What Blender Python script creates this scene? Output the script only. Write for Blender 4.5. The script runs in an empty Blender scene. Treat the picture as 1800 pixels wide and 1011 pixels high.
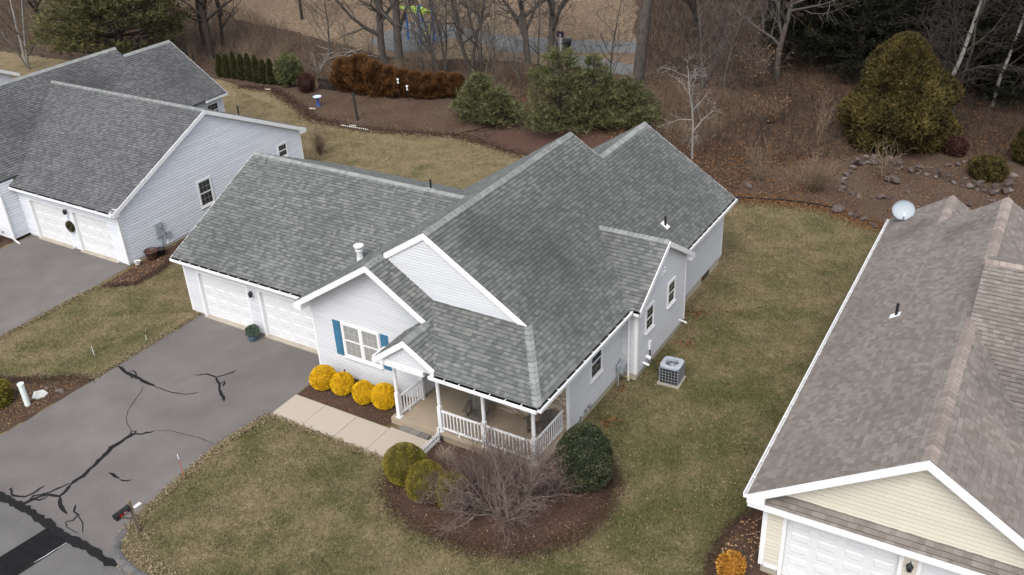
import bpy, math, random
import numpy as np
from mathutils import Matrix, Vector

# ---------------------------------------------------------------- camera, sky, sun, exposure
scene = bpy.context.scene
COL = scene.collection
CAM = np.array([31.047, -22.828, 20.592])
YAW, PITCH, ROLL = -0.572, 0.512, -0.054
_F = np.array([math.sin(YAW) * math.cos(PITCH), math.cos(YAW) * math.cos(PITCH), -math.sin(PITCH)])
_R = np.array([math.cos(YAW), -math.sin(YAW), 0.0])
_U = np.cross(_R, _F)
R2 = _R * math.cos(ROLL) + _U * math.sin(ROLL)
U2 = _U * math.cos(ROLL) - _R * math.sin(ROLL)
cam_data = bpy.data.cameras.new("camera")
cam = bpy.data.objects.new("camera", cam_data)
COL.objects.link(cam)
cam.matrix_world = Matrix(((R2[0], U2[0], -_F[0], CAM[0]), (R2[1], U2[1], -_F[1], CAM[1]),
                           (R2[2], U2[2], -_F[2], CAM[2]), (0, 0, 0, 1)))
cam_data.sensor_fit = 'HORIZONTAL'
cam_data.sensor_width = 36.0
cam_data.lens = 1686.98 / 1800 * 36
cam_data.clip_end = 2000
scene.camera = cam

SUN_DIR = Vector((0.14, -0.56, 0.80)).normalized()     # towards the sun
SUN_EL = math.asin(SUN_DIR.z)
SUN_AZ = math.atan2(SUN_DIR.x, SUN_DIR.y)
world = bpy.data.worlds.new("World")
scene.world = world
world.use_nodes = True
wn, wl = world.node_tree.nodes, world.node_tree.links
bg = wn['Background']
sky = wn.new('ShaderNodeTexSky')
sky.sky_type = 'NISHITA'
sky.sun_disc = False
sky.sun_elevation = SUN_EL
sky.sun_rotation = SUN_AZ
sky.air_density = 1.0
sky.dust_density = 3.0
sky.ozone_density = 1.0
hs = wn.new('ShaderNodeHueSaturation')
hs.inputs['Saturation'].default_value = 0.38            # overcast: a nearly grey sky
wl.new(sky.outputs[0], hs.inputs['Color'])
wl.new(hs.outputs[0], bg.inputs['Color'])
bg.inputs['Strength'].default_value = 0.14
sun_data = bpy.data.lights.new("sun", 'SUN')
sun_data.energy = 0.8
sun_data.angle = math.radians(35)
sun_data.color = (1.0, 0.965, 0.92)
sun = bpy.data.objects.new("sun", sun_data)
sun.rotation_euler = SUN_DIR.to_track_quat('Z', 'Y').to_euler()
sun.location = (0, -30, 60)
COL.objects.link(sun)
vs = scene.view_settings
vs.view_transform = 'Standard'
vs.look = 'None'
vs.exposure = 1.15
vs.gamma = 1.0
vs.use_curve_mapping = False

rnd = random.Random(11)
rng = np.random.default_rng(11)

# ---------------------------------------------------------------- materials
MATS = {}


def mat(name, c1, c2=None, c3=None, rough=0.7, scale=6.0, detail=4.0, bump=0.0, bscale=60.0, spec=0.3,
        shade=False, spot=None, stretch=None, metal=0.0, big=None, backface=False):
    """Procedural material: two or three colours mixed by world-space noise (or by the 'shade' attribute)."""
    if name in MATS:
        return MATS[name]
    m = bpy.data.materials.new(name)
    m.use_nodes = True
    n, l = m.node_tree.nodes, m.node_tree.links
    b = n['Principled BSDF']
    b.inputs['Roughness'].default_value = rough
    b.inputs['Specular IOR Level'].default_value = spec
    b.inputs['Metallic'].default_value = metal
    c2 = c2 or tuple(v * 0.8 for v in c1)
    geo = n.new('ShaderNodeNewGeometry')
    src = geo.outputs['Position']
    if stretch:
        mp = n.new('ShaderNodeMapping')
        mp.inputs['Scale'].default_value = stretch
        l.new(src, mp.inputs['Vector'])
        src = mp.outputs[0]
    nz = n.new('ShaderNodeTexNoise')
    nz.inputs['Scale'].default_value = scale
    nz.inputs['Detail'].default_value = detail
    l.new(src, nz.inputs['Vector'])
    rp = n.new('ShaderNodeValToRGB')
    e = rp.color_ramp.elements
    lo, hi = (0.0, 1.0) if shade else (0.32, 0.68)
    e[0].position, e[1].position = lo, hi
    e[0].color = (*c1, 1)
    e[1].color = (*(c3 or c2), 1)
    if c3:
        k = e.new(0.5)
        k.color = (*c2, 1)
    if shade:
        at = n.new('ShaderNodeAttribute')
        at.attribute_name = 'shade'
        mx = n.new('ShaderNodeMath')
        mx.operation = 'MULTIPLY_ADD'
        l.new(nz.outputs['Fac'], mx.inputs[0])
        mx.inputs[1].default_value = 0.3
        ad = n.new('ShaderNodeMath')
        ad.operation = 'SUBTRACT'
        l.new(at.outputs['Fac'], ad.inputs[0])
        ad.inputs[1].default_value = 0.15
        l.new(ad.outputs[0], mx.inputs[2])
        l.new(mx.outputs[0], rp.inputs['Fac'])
    else:
        l.new(nz.outputs['Fac'], rp.inputs['Fac'])
    colour = rp.outputs['Color']
    if big:      # large soft patches: (scale, dark factor, colour)
        n2 = n.new('ShaderNodeTexNoise')
        n2.inputs['Scale'].default_value = big[0]
        n2.inputs['Detail'].default_value = 3
        l.new(geo.outputs['Position'], n2.inputs['Vector'])
        r2 = n.new('ShaderNodeMapRange')
        r2.inputs['From Min'].default_value = 0.4
        r2.inputs['From Max'].default_value = 0.66
        r2.inputs['To Max'].default_value = big[1]
        l.new(n2.outputs['Fac'], r2.inputs['Value'])
        mm = n.new('ShaderNodeMix')
        mm.data_type = 'RGBA'
        l.new(r2.outputs[0], mm.inputs['Factor'])
        l.new(colour, mm.inputs['A'])
        mm.inputs['B'].default_value = (*big[2], 1)
        colour = mm.outputs['Result']
    if spot:     # fine speckle: (scale, threshold, colour, amount)
        v = n.new('ShaderNodeTexNoise')
        v.inputs['Scale'].default_value = spot[0]
        v.inputs['Detail'].default_value = 1
        l.new(geo.outputs['Position'], v.inputs['Vector'])
        g = n.new('ShaderNodeMapRange')
        g.inputs['From Min'].default_value = spot[1]
        g.inputs['From Max'].default_value = spot[1] + 0.12
        g.inputs['To Max'].default_value = spot[3]
        l.new(v.outputs['Fac'], g.inputs['Value'])
        mm = n.new('ShaderNodeMix')
        mm.data_type = 'RGBA'
        l.new(g.outputs[0], mm.inputs['Factor'])
        l.new(colour, mm.inputs['A'])
        mm.inputs['B'].default_value = (*spot[2], 1)
        colour = mm.outputs['Result']
    l.new(colour, b.inputs['Base Color'])
    if bump:
        nb = n.new('ShaderNodeTexNoise')
        nb.inputs['Scale'].default_value = bscale
        nb.inputs['Detail'].default_value = 3
        l.new(src, nb.inputs['Vector'])
        bp = n.new('ShaderNodeBump')
        bp.inputs['Strength'].default_value = bump
        bp.inputs['Distance'].default_value = 0.03
        l.new(nb.outputs['Fac'], bp.inputs['Height'])
        l.new(bp.outputs[0], b.inputs['Normal'])
    MATS[name] = m
    return m


def shingle_mat(name, c1, c2, c3, stain_shade):
    """Shingles with soft dark blobs, part algae stain, part painted slope shade: (x, y) centre, radius, strength in metres on the roof."""
    m = mat(name, c1, c2, c3, rough=0.9, scale=26, shade=True, spec=0.15, bump=0.25, bscale=90,
            big=(0.5, 0.28, tuple(v * 0.6 for v in c2)))
    n, l = m.node_tree.nodes, m.node_tree.links
    b = n['Principled BSDF']
    colour = b.inputs['Base Color'].links[0].from_socket
    geo = n.new('ShaderNodeNewGeometry')
    nz = n.new('ShaderNodeTexNoise')
    nz.inputs['Scale'].default_value = 0.9
    nz.inputs['Detail'].default_value = 5
    l.new(geo.outputs['Position'], nz.inputs['Vector'])
    warp = n.new('ShaderNodeVectorMath')
    warp.operation = 'MULTIPLY_ADD'
    l.new(nz.outputs['Color'], warp.inputs[0])
    warp.inputs[1].default_value = (2.6, 2.6, 0)
    l.new(geo.outputs['Position'], warp.inputs[2])
    for (cx, cy), r, amt in stain_shade:
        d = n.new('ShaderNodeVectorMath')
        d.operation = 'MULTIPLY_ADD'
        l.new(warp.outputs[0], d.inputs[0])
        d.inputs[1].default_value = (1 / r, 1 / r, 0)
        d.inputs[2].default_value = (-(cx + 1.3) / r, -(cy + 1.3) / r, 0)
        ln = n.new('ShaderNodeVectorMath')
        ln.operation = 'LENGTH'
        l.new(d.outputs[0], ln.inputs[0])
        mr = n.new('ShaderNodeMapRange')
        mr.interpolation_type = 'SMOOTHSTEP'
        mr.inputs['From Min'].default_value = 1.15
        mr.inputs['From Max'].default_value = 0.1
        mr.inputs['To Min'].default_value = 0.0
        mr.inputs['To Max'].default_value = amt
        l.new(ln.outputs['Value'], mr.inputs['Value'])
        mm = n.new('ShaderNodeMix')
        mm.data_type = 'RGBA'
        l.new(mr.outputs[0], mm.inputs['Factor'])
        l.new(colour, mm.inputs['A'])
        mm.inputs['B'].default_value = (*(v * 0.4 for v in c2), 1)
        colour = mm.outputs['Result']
    l.new(colour, b.inputs['Base Color'])
    return m


GREY_SH = shingle_mat('grey_shingle', (0.088, 0.093, 0.09), (0.122, 0.128, 0.122), (0.168, 0.172, 0.162), [((15.8, 2.6), 4.2, .48), ((14.5, 1.6), 1.3, .5), ((16.1, 3.2), 1.6, .55), ((15.6, 7.5), 4.0, .45), ((17.0, 11.5), 3.2, .45), ((15.5, 12.5), 1.6, .3), ((17.8, 1.0), 1.5, .3), ((2.0, 1.0), 2.2, .25), ((5.5, 2.2), 1.6, .2)])  # broad right-slope blobs paint slope shade over the smaller real algae marks
DARK_SH = shingle_mat('dark_grey_shingle', (0.076, 0.077, 0.08), (0.1, 0.101, 0.104), (0.132, 0.132, 0.131), [((-17.2, 9.0), 2.2, .5), ((-16.0, 14.5), 2.0, .4), ((-16.5, 4.5), 2.0, .4)])
BROWN_SH = shingle_mat('brown_shingle', (0.142, 0.122, 0.107), (0.172, 0.15, 0.133), (0.21, 0.186, 0.166), [((26.5, 13.2), 1.2, .4), ((28.3, 11.5), 1.0, .45), ((31.5, 2.0), 2.0, .4)])
CAP_GREY = mat('grey_ridge_shingle', (0.165, 0.172, 0.167), (0.225, 0.232, 0.222), rough=0.9, scale=20, shade=True, spec=0.15)
CAP_BROWN = mat('brown_ridge_shingle', (0.185, 0.153, 0.134), (0.28, 0.235, 0.206), rough=0.9, scale=20, shade=True, spec=0.15)
DECK = mat('roof_felt', (0.06, 0.06, 0.06), rough=0.95)
SIDE_GREY = mat('grey_vinyl', (0.55, 0.56, 0.575), (0.51, 0.52, 0.54), rough=0.5, scale=1.2, shade=True, spec=0.35)
SIDE_BLUE = mat('pale_grey_vinyl', (0.63, 0.65, 0.69), (0.57, 0.59, 0.63), rough=0.5, scale=1.2, shade=True, spec=0.35)
SIDE_CREAM = mat('cream_vinyl', (0.56, 0.52, 0.435), (0.5, 0.465, 0.385), rough=0.5, scale=1.2, shade=True, spec=0.35)
WHITE = mat('white_trim', (0.68, 0.68, 0.68), (0.63, 0.63, 0.63), rough=0.45, scale=3, spec=0.4)
DOORW = mat('white_garage_door', (0.61, 0.615, 0.62), (0.57, 0.575, 0.585), rough=0.4, scale=2, spec=0.4)
OLDWHITE = mat('weathered_white', (0.72, 0.72, 0.71), (0.6, 0.6, 0.58), rough=0.6, scale=9)
GREYTRIM = mat('grey_trim', (0.45, 0.45, 0.44), (0.40, 0.40, 0.39), rough=0.6, scale=3)
CONC = mat('concrete', (0.36, 0.32, 0.26), (0.29, 0.255, 0.21), rough=0.9, scale=3, bump=0.15, bscale=80,
           spot=(120, 0.6, (0.3, 0.27, 0.22), 0.4))
FOUND = mat('foundation', (0.44, 0.40, 0.32), (0.33, 0.295, 0.235), rough=0.9, scale=2.2, bump=0.15)
SLABM = mat('porch_concrete', (0.33, 0.265, 0.19), (0.25, 0.2, 0.145), rough=0.85, scale=1.6, bump=0.1,
            big=(0.9, 0.45, (0.24, 0.21, 0.17)))
WALK = mat('walk_concrete', (0.37, 0.32, 0.26), (0.325, 0.28, 0.225), rough=0.9, scale=2.5, bump=0.12, shade=True,
           spot=(150, 0.6, (0.36, 0.31, 0.25), 0.35))
PAVER = mat('grey_paver', (0.12, 0.11, 0.1), (0.18, 0.165, 0.15), rough=0.9, scale=5, shade=True)
ASPH = mat('asphalt', (0.1196, 0.1074, 0.1025), (0.1488, 0.1342, 0.1269), rough=0.95, scale=0.8, bump=0.3, bscale=150, spec=0.15,
           spot=(60, 0.56, (0.21, 0.195, 0.185), 0.5), big=(0.22, 0.5, (0.083, 0.076, 0.073)))
ASPH2 = mat('street_asphalt', (0.0976, 0.09394, 0.0915), (0.122, 0.1171, 0.1147), rough=0.95, scale=0.8, bump=0.3, bscale=150, spec=0.15,
            spot=(60, 0.56, (0.17, 0.165, 0.16), 0.5))
TAR = mat('crack_sealant', (0.007, 0.007, 0.008), (0.012, 0.012, 0.012), rough=0.75, spec=0.15, scale=20)
PATCH = mat('fresh_asphalt', (0.007, 0.007, 0.008), (0.012, 0.012, 0.012), rough=0.9, spec=0.1, scale=4, spot=(90, 0.6, (0.03, 0.03, 0.03), 0.4))
KERB = mat('kerb_asphalt', (0.07, 0.068, 0.066), (0.12, 0.115, 0.11), rough=0.95, scale=5, bump=0.3)
MULCH = mat('mulch', (0.032, 0.018, 0.013), (0.062, 0.038, 0.028), (0.11, 0.072, 0.054), rough=0.95, scale=34, detail=8, bump=0.5, bscale=60,
            spot=(30, 0.63, (0.2, 0.15, 0.11), 0.5), spec=0.1, big=(0.8, 0.5, (0.045, 0.024, 0.017)))
DIRT = mat('back_bed_soil', (0.045, 0.03, 0.022), (0.075, 0.052, 0.038), (0.12, 0.088, 0.066), rough=0.95, scale=12, detail=10, bump=0.5, bscale=30,
           spot=(9, 0.62, (0.13, 0.095, 0.068), 0.6), spec=0.1, big=(0.5, 0.6, (0.05, 0.031, 0.022)))
LITTER = mat('leaf_litter', (0.03, 0.02, 0.014), (0.06, 0.04, 0.028), (0.105, 0.073, 0.051), rough=0.95, scale=5, detail=8, bump=0.8, bscale=14,
             spot=(11, 0.62, (0.14, 0.09, 0.055), 0.5), spec=0.1, big=(0.12, 0.6, (0.035, 0.024, 0.018)))
FIELD = mat('dormant_field', (0.0945, 0.0675, 0.0459), (0.1553, 0.1121, 0.07425), (0.2228, 0.1688, 0.1121), rough=0.95, scale=3.5, detail=10, bump=0.4, bscale=12,
            spec=0.1, big=(0.11, 0.8, (0.1, 0.066, 0.044)))
GLASS_D = mat('dark_window_glass', (0.02, 0.024, 0.028), (0.04, 0.045, 0.05), rough=0.06, scale=1, spec=0.6)
GLASS_C = mat('curtained_glass', (0.19, 0.195, 0.19), (0.30, 0.305, 0.30), rough=0.08, scale=3, spec=0.6, stretch=(14, 14, 1.5))
BLUE = mat('blue_shutter', (0.035, 0.125, 0.21), (0.045, 0.15, 0.245), rough=0.5, scale=4)
BLACK = mat('black_metal', (0.012, 0.012, 0.013), (0.02, 0.02, 0.02), rough=0.45, scale=8)
GREYM = mat('grey_metal', (0.30, 0.32, 0.34), (0.24, 0.26, 0.28), rough=0.45, scale=6, metal=0.3)
METER = mat('meter_grey', (0.33, 0.36, 0.38), (0.26, 0.29, 0.31), rough=0.5, scale=8)
GALV = mat('galvanised_flue', (0.62, 0.63, 0.63), (0.5, 0.51, 0.52), rough=0.4, scale=7)
BRICK = mat('tan_brick', (0.23, 0.165, 0.115), (0.36, 0.285, 0.22), (0.50, 0.43, 0.35), rough=0.9, scale=9, shade=True, bump=0.3)
MORTAR = mat('mortar', (0.46, 0.42, 0.36), (0.38, 0.345, 0.3), rough=0.95, scale=10)
CHAIRM = mat('grey_chair_wood', (0.085, 0.078, 0.068), (0.14, 0.13, 0.112), rough=0.7, scale=10, shade=True)
WOODP = mat('weathered_post', (0.128, 0.096, 0.068), (0.192, 0.152, 0.112), rough=0.9, scale=14, stretch=(1, 1, .2))
RED = mat('red_flag', (0.30, 0.015, 0.02), rough=0.5)
MARK = mat('orange_red_marker', (0.45, 0.06, 0.03), rough=0.5)
LETTER = mat('white_lettering', (0.75, 0.75, 0.75), rough=0.5)
POTBLUE = mat('blue_glazed_pot', (0.055, 0.085, 0.13), (0.09, 0.13, 0.18), rough=0.35, scale=6)
POTBROWN = mat('brown_pot', (0.045, 0.022, 0.02), (0.07, 0.035, 0.03), rough=0.4, scale=6)
CERAMIC = mat('blue_ceramic', (0.02, 0.05, 0.22), (0.03, 0.08, 0.3), rough=0.25, scale=6)
CERAMIC2 = mat('pale_blue_ceramic', (0.42, 0.55, 0.75), (0.5, 0.62, 0.8), rough=0.25, scale=6)
STONE = mat('field_stone', (0.05, 0.037, 0.033), (0.09, 0.068, 0.06), (0.14, 0.112, 0.1), rough=0.9, scale=7, bump=0.4, shade=True)
RUST = mat('rust_brown_frame', (0.16, 0.07, 0.045), (0.2, 0.09, 0.06), rough=0.8)
PIPEW = mat('pale_green_plastic', (0.62, 0.68, 0.64), (0.55, 0.61, 0.58), rough=0.5, scale=5)
DISHM = mat('dish_grey', (0.33, 0.37, 0.4), (0.29, 0.33, 0.36), rough=0.5, scale=3)
PLAYB = mat('blue_paint', (0.03, 0.14, 0.42), (0.04, 0.17, 0.48), rough=0.4)
PLAYY = mat('yellow_green_paint', (0.45, 0.62, 0.05), (0.5, 0.68, 0.08), rough=0.4)
PATHM = mat('grey_path', (0.0961, 0.0992, 0.0992), (0.1178, 0.1209, 0.1178), rough=0.95, scale=2, spot=(20, 0.6, (0.155, 0.1364, 0.1116), 0.5))
BARK = mat('grey_bark', (0.0525, 0.0434, 0.0364), (0.105, 0.091, 0.0784), rough=0.95, scale=9, bump=0.5, bscale=25, stretch=(1, 1, .3))
BARKD = mat('dark_bark', (0.0228, 0.018, 0.015), (0.045, 0.036, 0.03), rough=0.95, scale=9, bump=0.5, bscale=25, stretch=(1, 1, .3))
BARKW = mat('pale_bark', (0.19, 0.175, 0.155), (0.27, 0.25, 0.23), rough=0.9, scale=9, stretch=(1, 1, .4))
TWIG = mat('brown_twigs', (0.075, 0.0525, 0.04125), (0.135, 0.1013, 0.0825), (0.21, 0.165, 0.1312), rough=0.95, scale=5, shade=True, spec=0.1)
TWIGR = mat('reddish_twigs', (0.08625, 0.05625, 0.04875), (0.15, 0.1087, 0.09375), (0.225, 0.1762, 0.1537), rough=0.95, scale=5, shade=True, spec=0.1)
CANE = mat('tan_brush', (0.093, 0.06432, 0.0465), (0.1705, 0.124, 0.08913), (0.279, 0.217, 0.155), rough=0.95, scale=3, shade=True, spec=0.1)
CANED = mat('dark_brush', (0.031, 0.0217, 0.01736), (0.062, 0.04526, 0.03534), (0.1054, 0.0806, 0.062), rough=0.95, scale=3, shade=True, spec=0.1)
LEAFL = mat('fallen_leaves', (0.075, 0.0375, 0.01875), (0.18, 0.09, 0.04125), (0.3, 0.195, 0.1125), rough=0.9, scale=3, shade=True, spec=0.15)
GRASS = mat('grass_blades', (0.045, 0.05, 0.018), (0.115, 0.105, 0.048), (0.235, 0.19, 0.115), rough=0.9, scale=0.5, shade=True, spec=0.1)


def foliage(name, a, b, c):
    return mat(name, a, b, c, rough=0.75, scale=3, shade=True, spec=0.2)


F_GOLD = foliage('golden_foliage', (0.36, 0.2, 0.006), (0.62, 0.38, 0.008), (0.8, 0.53, 0.02))
F_OLIVE = foliage('olive_foliage', (0.05, 0.042, 0.008), (0.135, 0.115, 0.016), (0.24, 0.19, 0.03))
F_HOLLY = foliage('holly_foliage', (0.014, 0.02, 0.01), (0.036, 0.046, 0.022), (0.1, 0.105, 0.055))
F_THUJA = foliage('arborvitae_foliage', (0.02, 0.024, 0.01), (0.048, 0.05, 0.018), (0.09, 0.08, 0.03))
F_BRONZE = foliage('bronzed_foliage', (0.032, 0.014, 0.006), (0.095, 0.042, 0.014), (0.18, 0.085, 0.03))
F_PINE = foliage('pine_needles', (0.022, 0.027, 0.012), (0.085, 0.092, 0.038), (0.19, 0.185, 0.085))
F_PINE2 = foliage('dark_pine_needles', (0.0264, 0.03, 0.012), (0.072, 0.072, 0.0288), (0.156, 0.144, 0.054))
F_YEW = foliage('yew_foliage', (0.012, 0.010, 0.004), (0.055, 0.043, 0.012), (0.12, 0.09, 0.026))
F_HEM = foliage('hemlock_foliage', (0.007, 0.008, 0.005), (0.015, 0.016, 0.009), (0.03, 0.028, 0.015))
F_GREEN = foliage('blue_green_foliage', (0.03, 0.05, 0.035), (0.07, 0.10, 0.075), (0.14, 0.18, 0.14))
F_DKRED = foliage('dark_red_foliage', (0.02, 0.008, 0.006), (0.045, 0.016, 0.012), (0.07, 0.03, 0.02))
F_ORANGE = foliage('orange_foliage', (0.20, 0.08, 0.01), (0.36, 0.16, 0.02), (0.45, 0.24, 0.05))


def lawn_mat():
    m = bpy.data.materials.new('dormant_lawn')
    m.use_nodes = True
    n, l = m.node_tree.nodes, m.node_tree.links
    b = n['Principled BSDF']
    b.inputs['Roughness'].default_value = 0.95
    b.inputs['Specular IOR Level'].default_value = 0.1
    geo = n.new('ShaderNodeNewGeometry')

    def noise(sc, det, rough=0.55, dist=0.0):
        x = n.new('ShaderNodeTexNoise')
        x.inputs['Scale'].default_value = sc
        x.inputs['Detail'].default_value = det
        x.inputs['Roughness'].default_value = rough
        x.inputs['Distortion'].default_value = dist
        l.new(geo.outputs['Position'], x.inputs['Vector'])
        return x.outputs['Fac']

    def ramp(fac, pts):
        r = n.new('ShaderNodeValToRGB')
        e = r.color_ramp.elements
        e[0].position, e[0].color = pts[0][0], (*pts[0][1], 1)
        e[1].position, e[1].color = pts[-1][0], (*pts[-1][1], 1)
        for p, c in pts[1:-1]:
            k = e.new(p)
            k.color = (*c, 1)
        l.new(fac, r.inputs['Fac'])
        return r.outputs['Color']

    def mix(f, a, c):
        x = n.new('ShaderNodeMix')
        x.data_type = 'RGBA'
        for s, v in (('Factor', f), ('A', a), ('B', c)):
            if isinstance(v, float):
                x.inputs[s].default_value = v
            else:
                l.new(v, x.inputs[s])
        return x.outputs['Result']

    fine = noise(7, 10, 0.85)
    green = ramp(fine, [(0.3, (0.032, 0.034, 0.012)), (0.5, (0.07, 0.07, 0.026)), (0.72, (0.135, 0.124, 0.056))])
    tan = ramp(fine, [(0.3, (0.088, 0.067, 0.038)), (0.5, (0.165, 0.129, 0.074)), (0.72, (0.28, 0.222, 0.135))])
    # the side yard is greener, the back yard and the strip between the drives browner
    sep = n.new('ShaderNodeSeparateXYZ')
    l.new(geo.outputs['Position'], sep.inputs[0])
    ry = n.new('ShaderNodeMapRange')
    ry.inputs['From Min'].default_value = 3
    ry.inputs['From Max'].default_value = 17
    ry.inputs['To Min'].default_value = -0.03
    ry.inputs['To Max'].default_value = 0.07
    l.new(sep.outputs['Y'], ry.inputs['Value'])
    rx = n.new('ShaderNodeMapRange')
    rx.inputs['From Min'].default_value = 15
    rx.inputs['From Max'].default_value = 22
    rx.inputs['To Min'].default_value = 0.05
    rx.inputs['To Max'].default_value = -0.03
    l.new(sep.outputs['X'], rx.inputs['Value'])
    a1 = n.new('ShaderNodeMath')
    a1.operation = 'ADD'
    l.new(ry.outputs[0], a1.inputs[0])
    l.new(rx.outputs[0], a1.inputs[1])
    a2 = n.new('ShaderNodeMath')
    a2.operation = 'ADD'
    l.new(a1.outputs[0], a2.inputs[0])
    l.new(noise(0.5, 9, 0.74, 0.0), a2.inputs[1])
    f = n.new('ShaderNodeMapRange')
    f.inputs['From Min'].default_value = 0.40
    f.inputs['From Max'].default_value = 0.60
    l.new(a2.outputs[0], f.inputs['Value'])
    c = mix(f.outputs[0], green, tan)
    sp = n.new('ShaderNodeMapRange')
    sp.inputs['From Min'].default_value = 0.66
    sp.inputs['From Max'].default_value = 0.72
    sp.inputs['To Max'].default_value = 0.6
    l.new(noise(22, 2), sp.inputs['Value'])
    light = n.new('ShaderNodeRGB')
    light.outputs[0].default_value = (0.26, 0.205, 0.13, 1)
    c = mix(sp.outputs[0], c, light.outputs[0])
    # worn and thick patches
    pat = ramp(noise(1.1, 8, 0.72), [(0.36, (0.72, 0.74, 0.70)), (0.5, (1, 1, 1)), (0.64, (1.26, 1.23, 1.2))])
    mu = n.new('ShaderNodeMix')
    mu.data_type = 'RGBA'
    mu.blend_type = 'MULTIPLY'
    mu.inputs['Factor'].default_value = 1.0
    l.new(c, mu.inputs['A'])
    l.new(pat, mu.inputs['B'])
    c = mu.outputs['Result']
    l.new(c, b.inputs['Base Color'])
    bp = n.new('ShaderNodeBump')
    bp.inputs['Strength'].default_value = 0.9
    bp.inputs['Distance'].default_value = 0.06
    l.new(noise(14, 6, 0.7), bp.inputs['Height'])
    l.new(bp.outputs[0], b.inputs['Normal'])
    return m


LAWN = lawn_mat()

# ---------------------------------------------------------------- mesh helpers


def mk(name, V, F, m, parent=None, smooth=False, shade=None, kind=None):
    """One mesh object. V (n,3); F an (m,k) int array or a list of index tuples."""
    me = bpy.data.meshes.new(name)
    V = np.asarray(V, dtype=np.float32)
    if isinstance(F, np.ndarray):
        k = F.shape[1]
        me.vertices.add(len(V))
        me.vertices.foreach_set('co', V.ravel())
        me.loops.add(F.size)
        me.loops.foreach_set('vertex_index', F.astype(np.int32).ravel())
        me.polygons.add(len(F))
        me.polygons.foreach_set('loop_start', np.arange(0, F.size, k, dtype=np.int32))
        me.update(calc_edges=True)
    else:
        me.from_pydata(V.tolist(), [], F)
    if shade is not None:
        a = me.attributes.new('shade', 'FLOAT', 'FACE')
        a.data.foreach_set('value', np.broadcast_to(np.asarray(shade, dtype=np.float32), (len(me.polygons),)).copy())
    if smooth:
        me.polygons.foreach_set('use_smooth', np.ones(len(me.polygons), dtype=bool))
    if m:
        me.materials.append(m)
    o = bpy.data.objects.new(name, me)
    COL.objects.link(o)
    if parent:
        o.parent = parent
    if kind:
        o['kind'] = kind
    return o


def tag(o, label, cat, group=None):
    o['label'] = label
    o['category'] = cat
    if group:
        o['group'] = group
    return o


def thing(name, label, cat, loc=(0, 0, 0), rz=0.0, group=None):
    o = bpy.data.objects.new(name, None)
    o.empty_display_size = 0.3
    COL.objects.link(o)
    o.location = loc
    o.rotation_euler = (0, 0, rz)
    return tag(o, label, cat, group)


def copy_tree(o, parent=None):
    c = o.copy()
    COL.objects.link(c)
    c.parent = parent
    for ch in o.children:
        copy_tree(ch, c)
    return c


def join(parts):
    V, F, k = [], [], 0
    for v, f in parts:
        v = np.asarray(v, float)
        V.append(v)
        F += [tuple(i + k for i in q) for q in f]
        k += len(v)
    return np.concatenate(V), F


def box(x0, x1, y0, y1, z0, z1):
    V = [(x, y, z) for z in (z0, z1) for y in (y0, y1) for x in (x0, x1)]
    return np.array(V, float), [(0, 2, 3, 1), (4, 5, 7, 6), (0, 1, 5, 4), (2, 6, 7, 3), (0, 4, 6, 2), (1, 3, 7, 5)]


def beam(p0, p1, s, u):
    """Box swept from p0 to p1 with edge vectors s and u."""
    p0, p1, s, u = (np.asarray(q, float) for q in (p0, p1, s, u))
    V = np.array([p0, p0 + s, p0 + s + u, p0 + u, p1, p1 + s, p1 + s + u, p1 + u])
    F = [(0, 1, 2, 3), (7, 6, 5, 4), (0, 4, 5, 1), (1, 5, 6, 2), (2, 6, 7, 3), (3, 7, 4, 0)]
    d = np.dot(np.cross(s, u), p1 - p0)
    if d > 0:
        F = [tuple(reversed(f)) for f in F]
    return V, F


def cyl(p0, p1, r0, r1=None, n=10, caps=True):
    p0, p1 = np.asarray(p0, float), np.asarray(p1, float)
    r1 = r0 if r1 is None else r1
    d = p1 - p0
    d /= np.linalg.norm(d)
    a = np.cross(d, (0, 0, 1) if abs(d[2]) < 0.9 else (1, 0, 0))
    a /= np.linalg.norm(a)
    b = np.cross(d, a)
    t = np.arange(n) * 2 * math.pi / n
    ring = np.cos(t)[:, None] * a + np.sin(t)[:, None] * b
    V = np.concatenate([p0 + ring * r0, p1 + ring * r1])
    F = [(i, (i + 1) % n, n + (i + 1) % n, n + i) for i in range(n)]
    if caps:
        F += [tuple(reversed(range(n))), tuple(range(n, 2 * n))]
    return V, F


def lathe(prof, n=14, c=(0, 0, 0)):
    t = np.arange(n) * 2 * math.pi / n
    V = np.concatenate([np.stack([c[0] + r * np.cos(t), c[1] + r * np.sin(t), np.full(n, c[2] + z)], 1) for r, z in prof])
    F = []
    for j in range(len(prof) - 1):
        F += [(j * n + i, j * n + (i + 1) % n, (j + 1) * n + (i + 1) % n, (j + 1) * n + i) for i in range(n)]
    F += [tuple(reversed(range(n))), tuple(range((len(prof) - 1) * n, len(prof) * n))]
    return V, F


def prism(poly, vec):
    """Polygon (3D points) extruded by vec."""
    P = np.asarray(poly, float)
    vec = np.asarray(vec, float)
    n = len(P)
    nr = np.cross(P[1] - P[0], P[2] - P[1])
    F = [tuple(range(n)), tuple(reversed(range(n, 2 * n)))] + [(i, n + i, n + (i + 1) % n, (i + 1) % n) for i in range(n)]
    if np.dot(nr, vec) > 0:
        F = [tuple(reversed(f)) for f in F]
    return np.concatenate([P, P + vec]), F


def sheet(name, pts, z, m, kind='structure', parent=None):
    o = mk(name, [(x, y, z) for x, y in pts], [tuple(range(len(pts)))], m, parent)
    if kind:
        o['kind'] = kind
    return o


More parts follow.
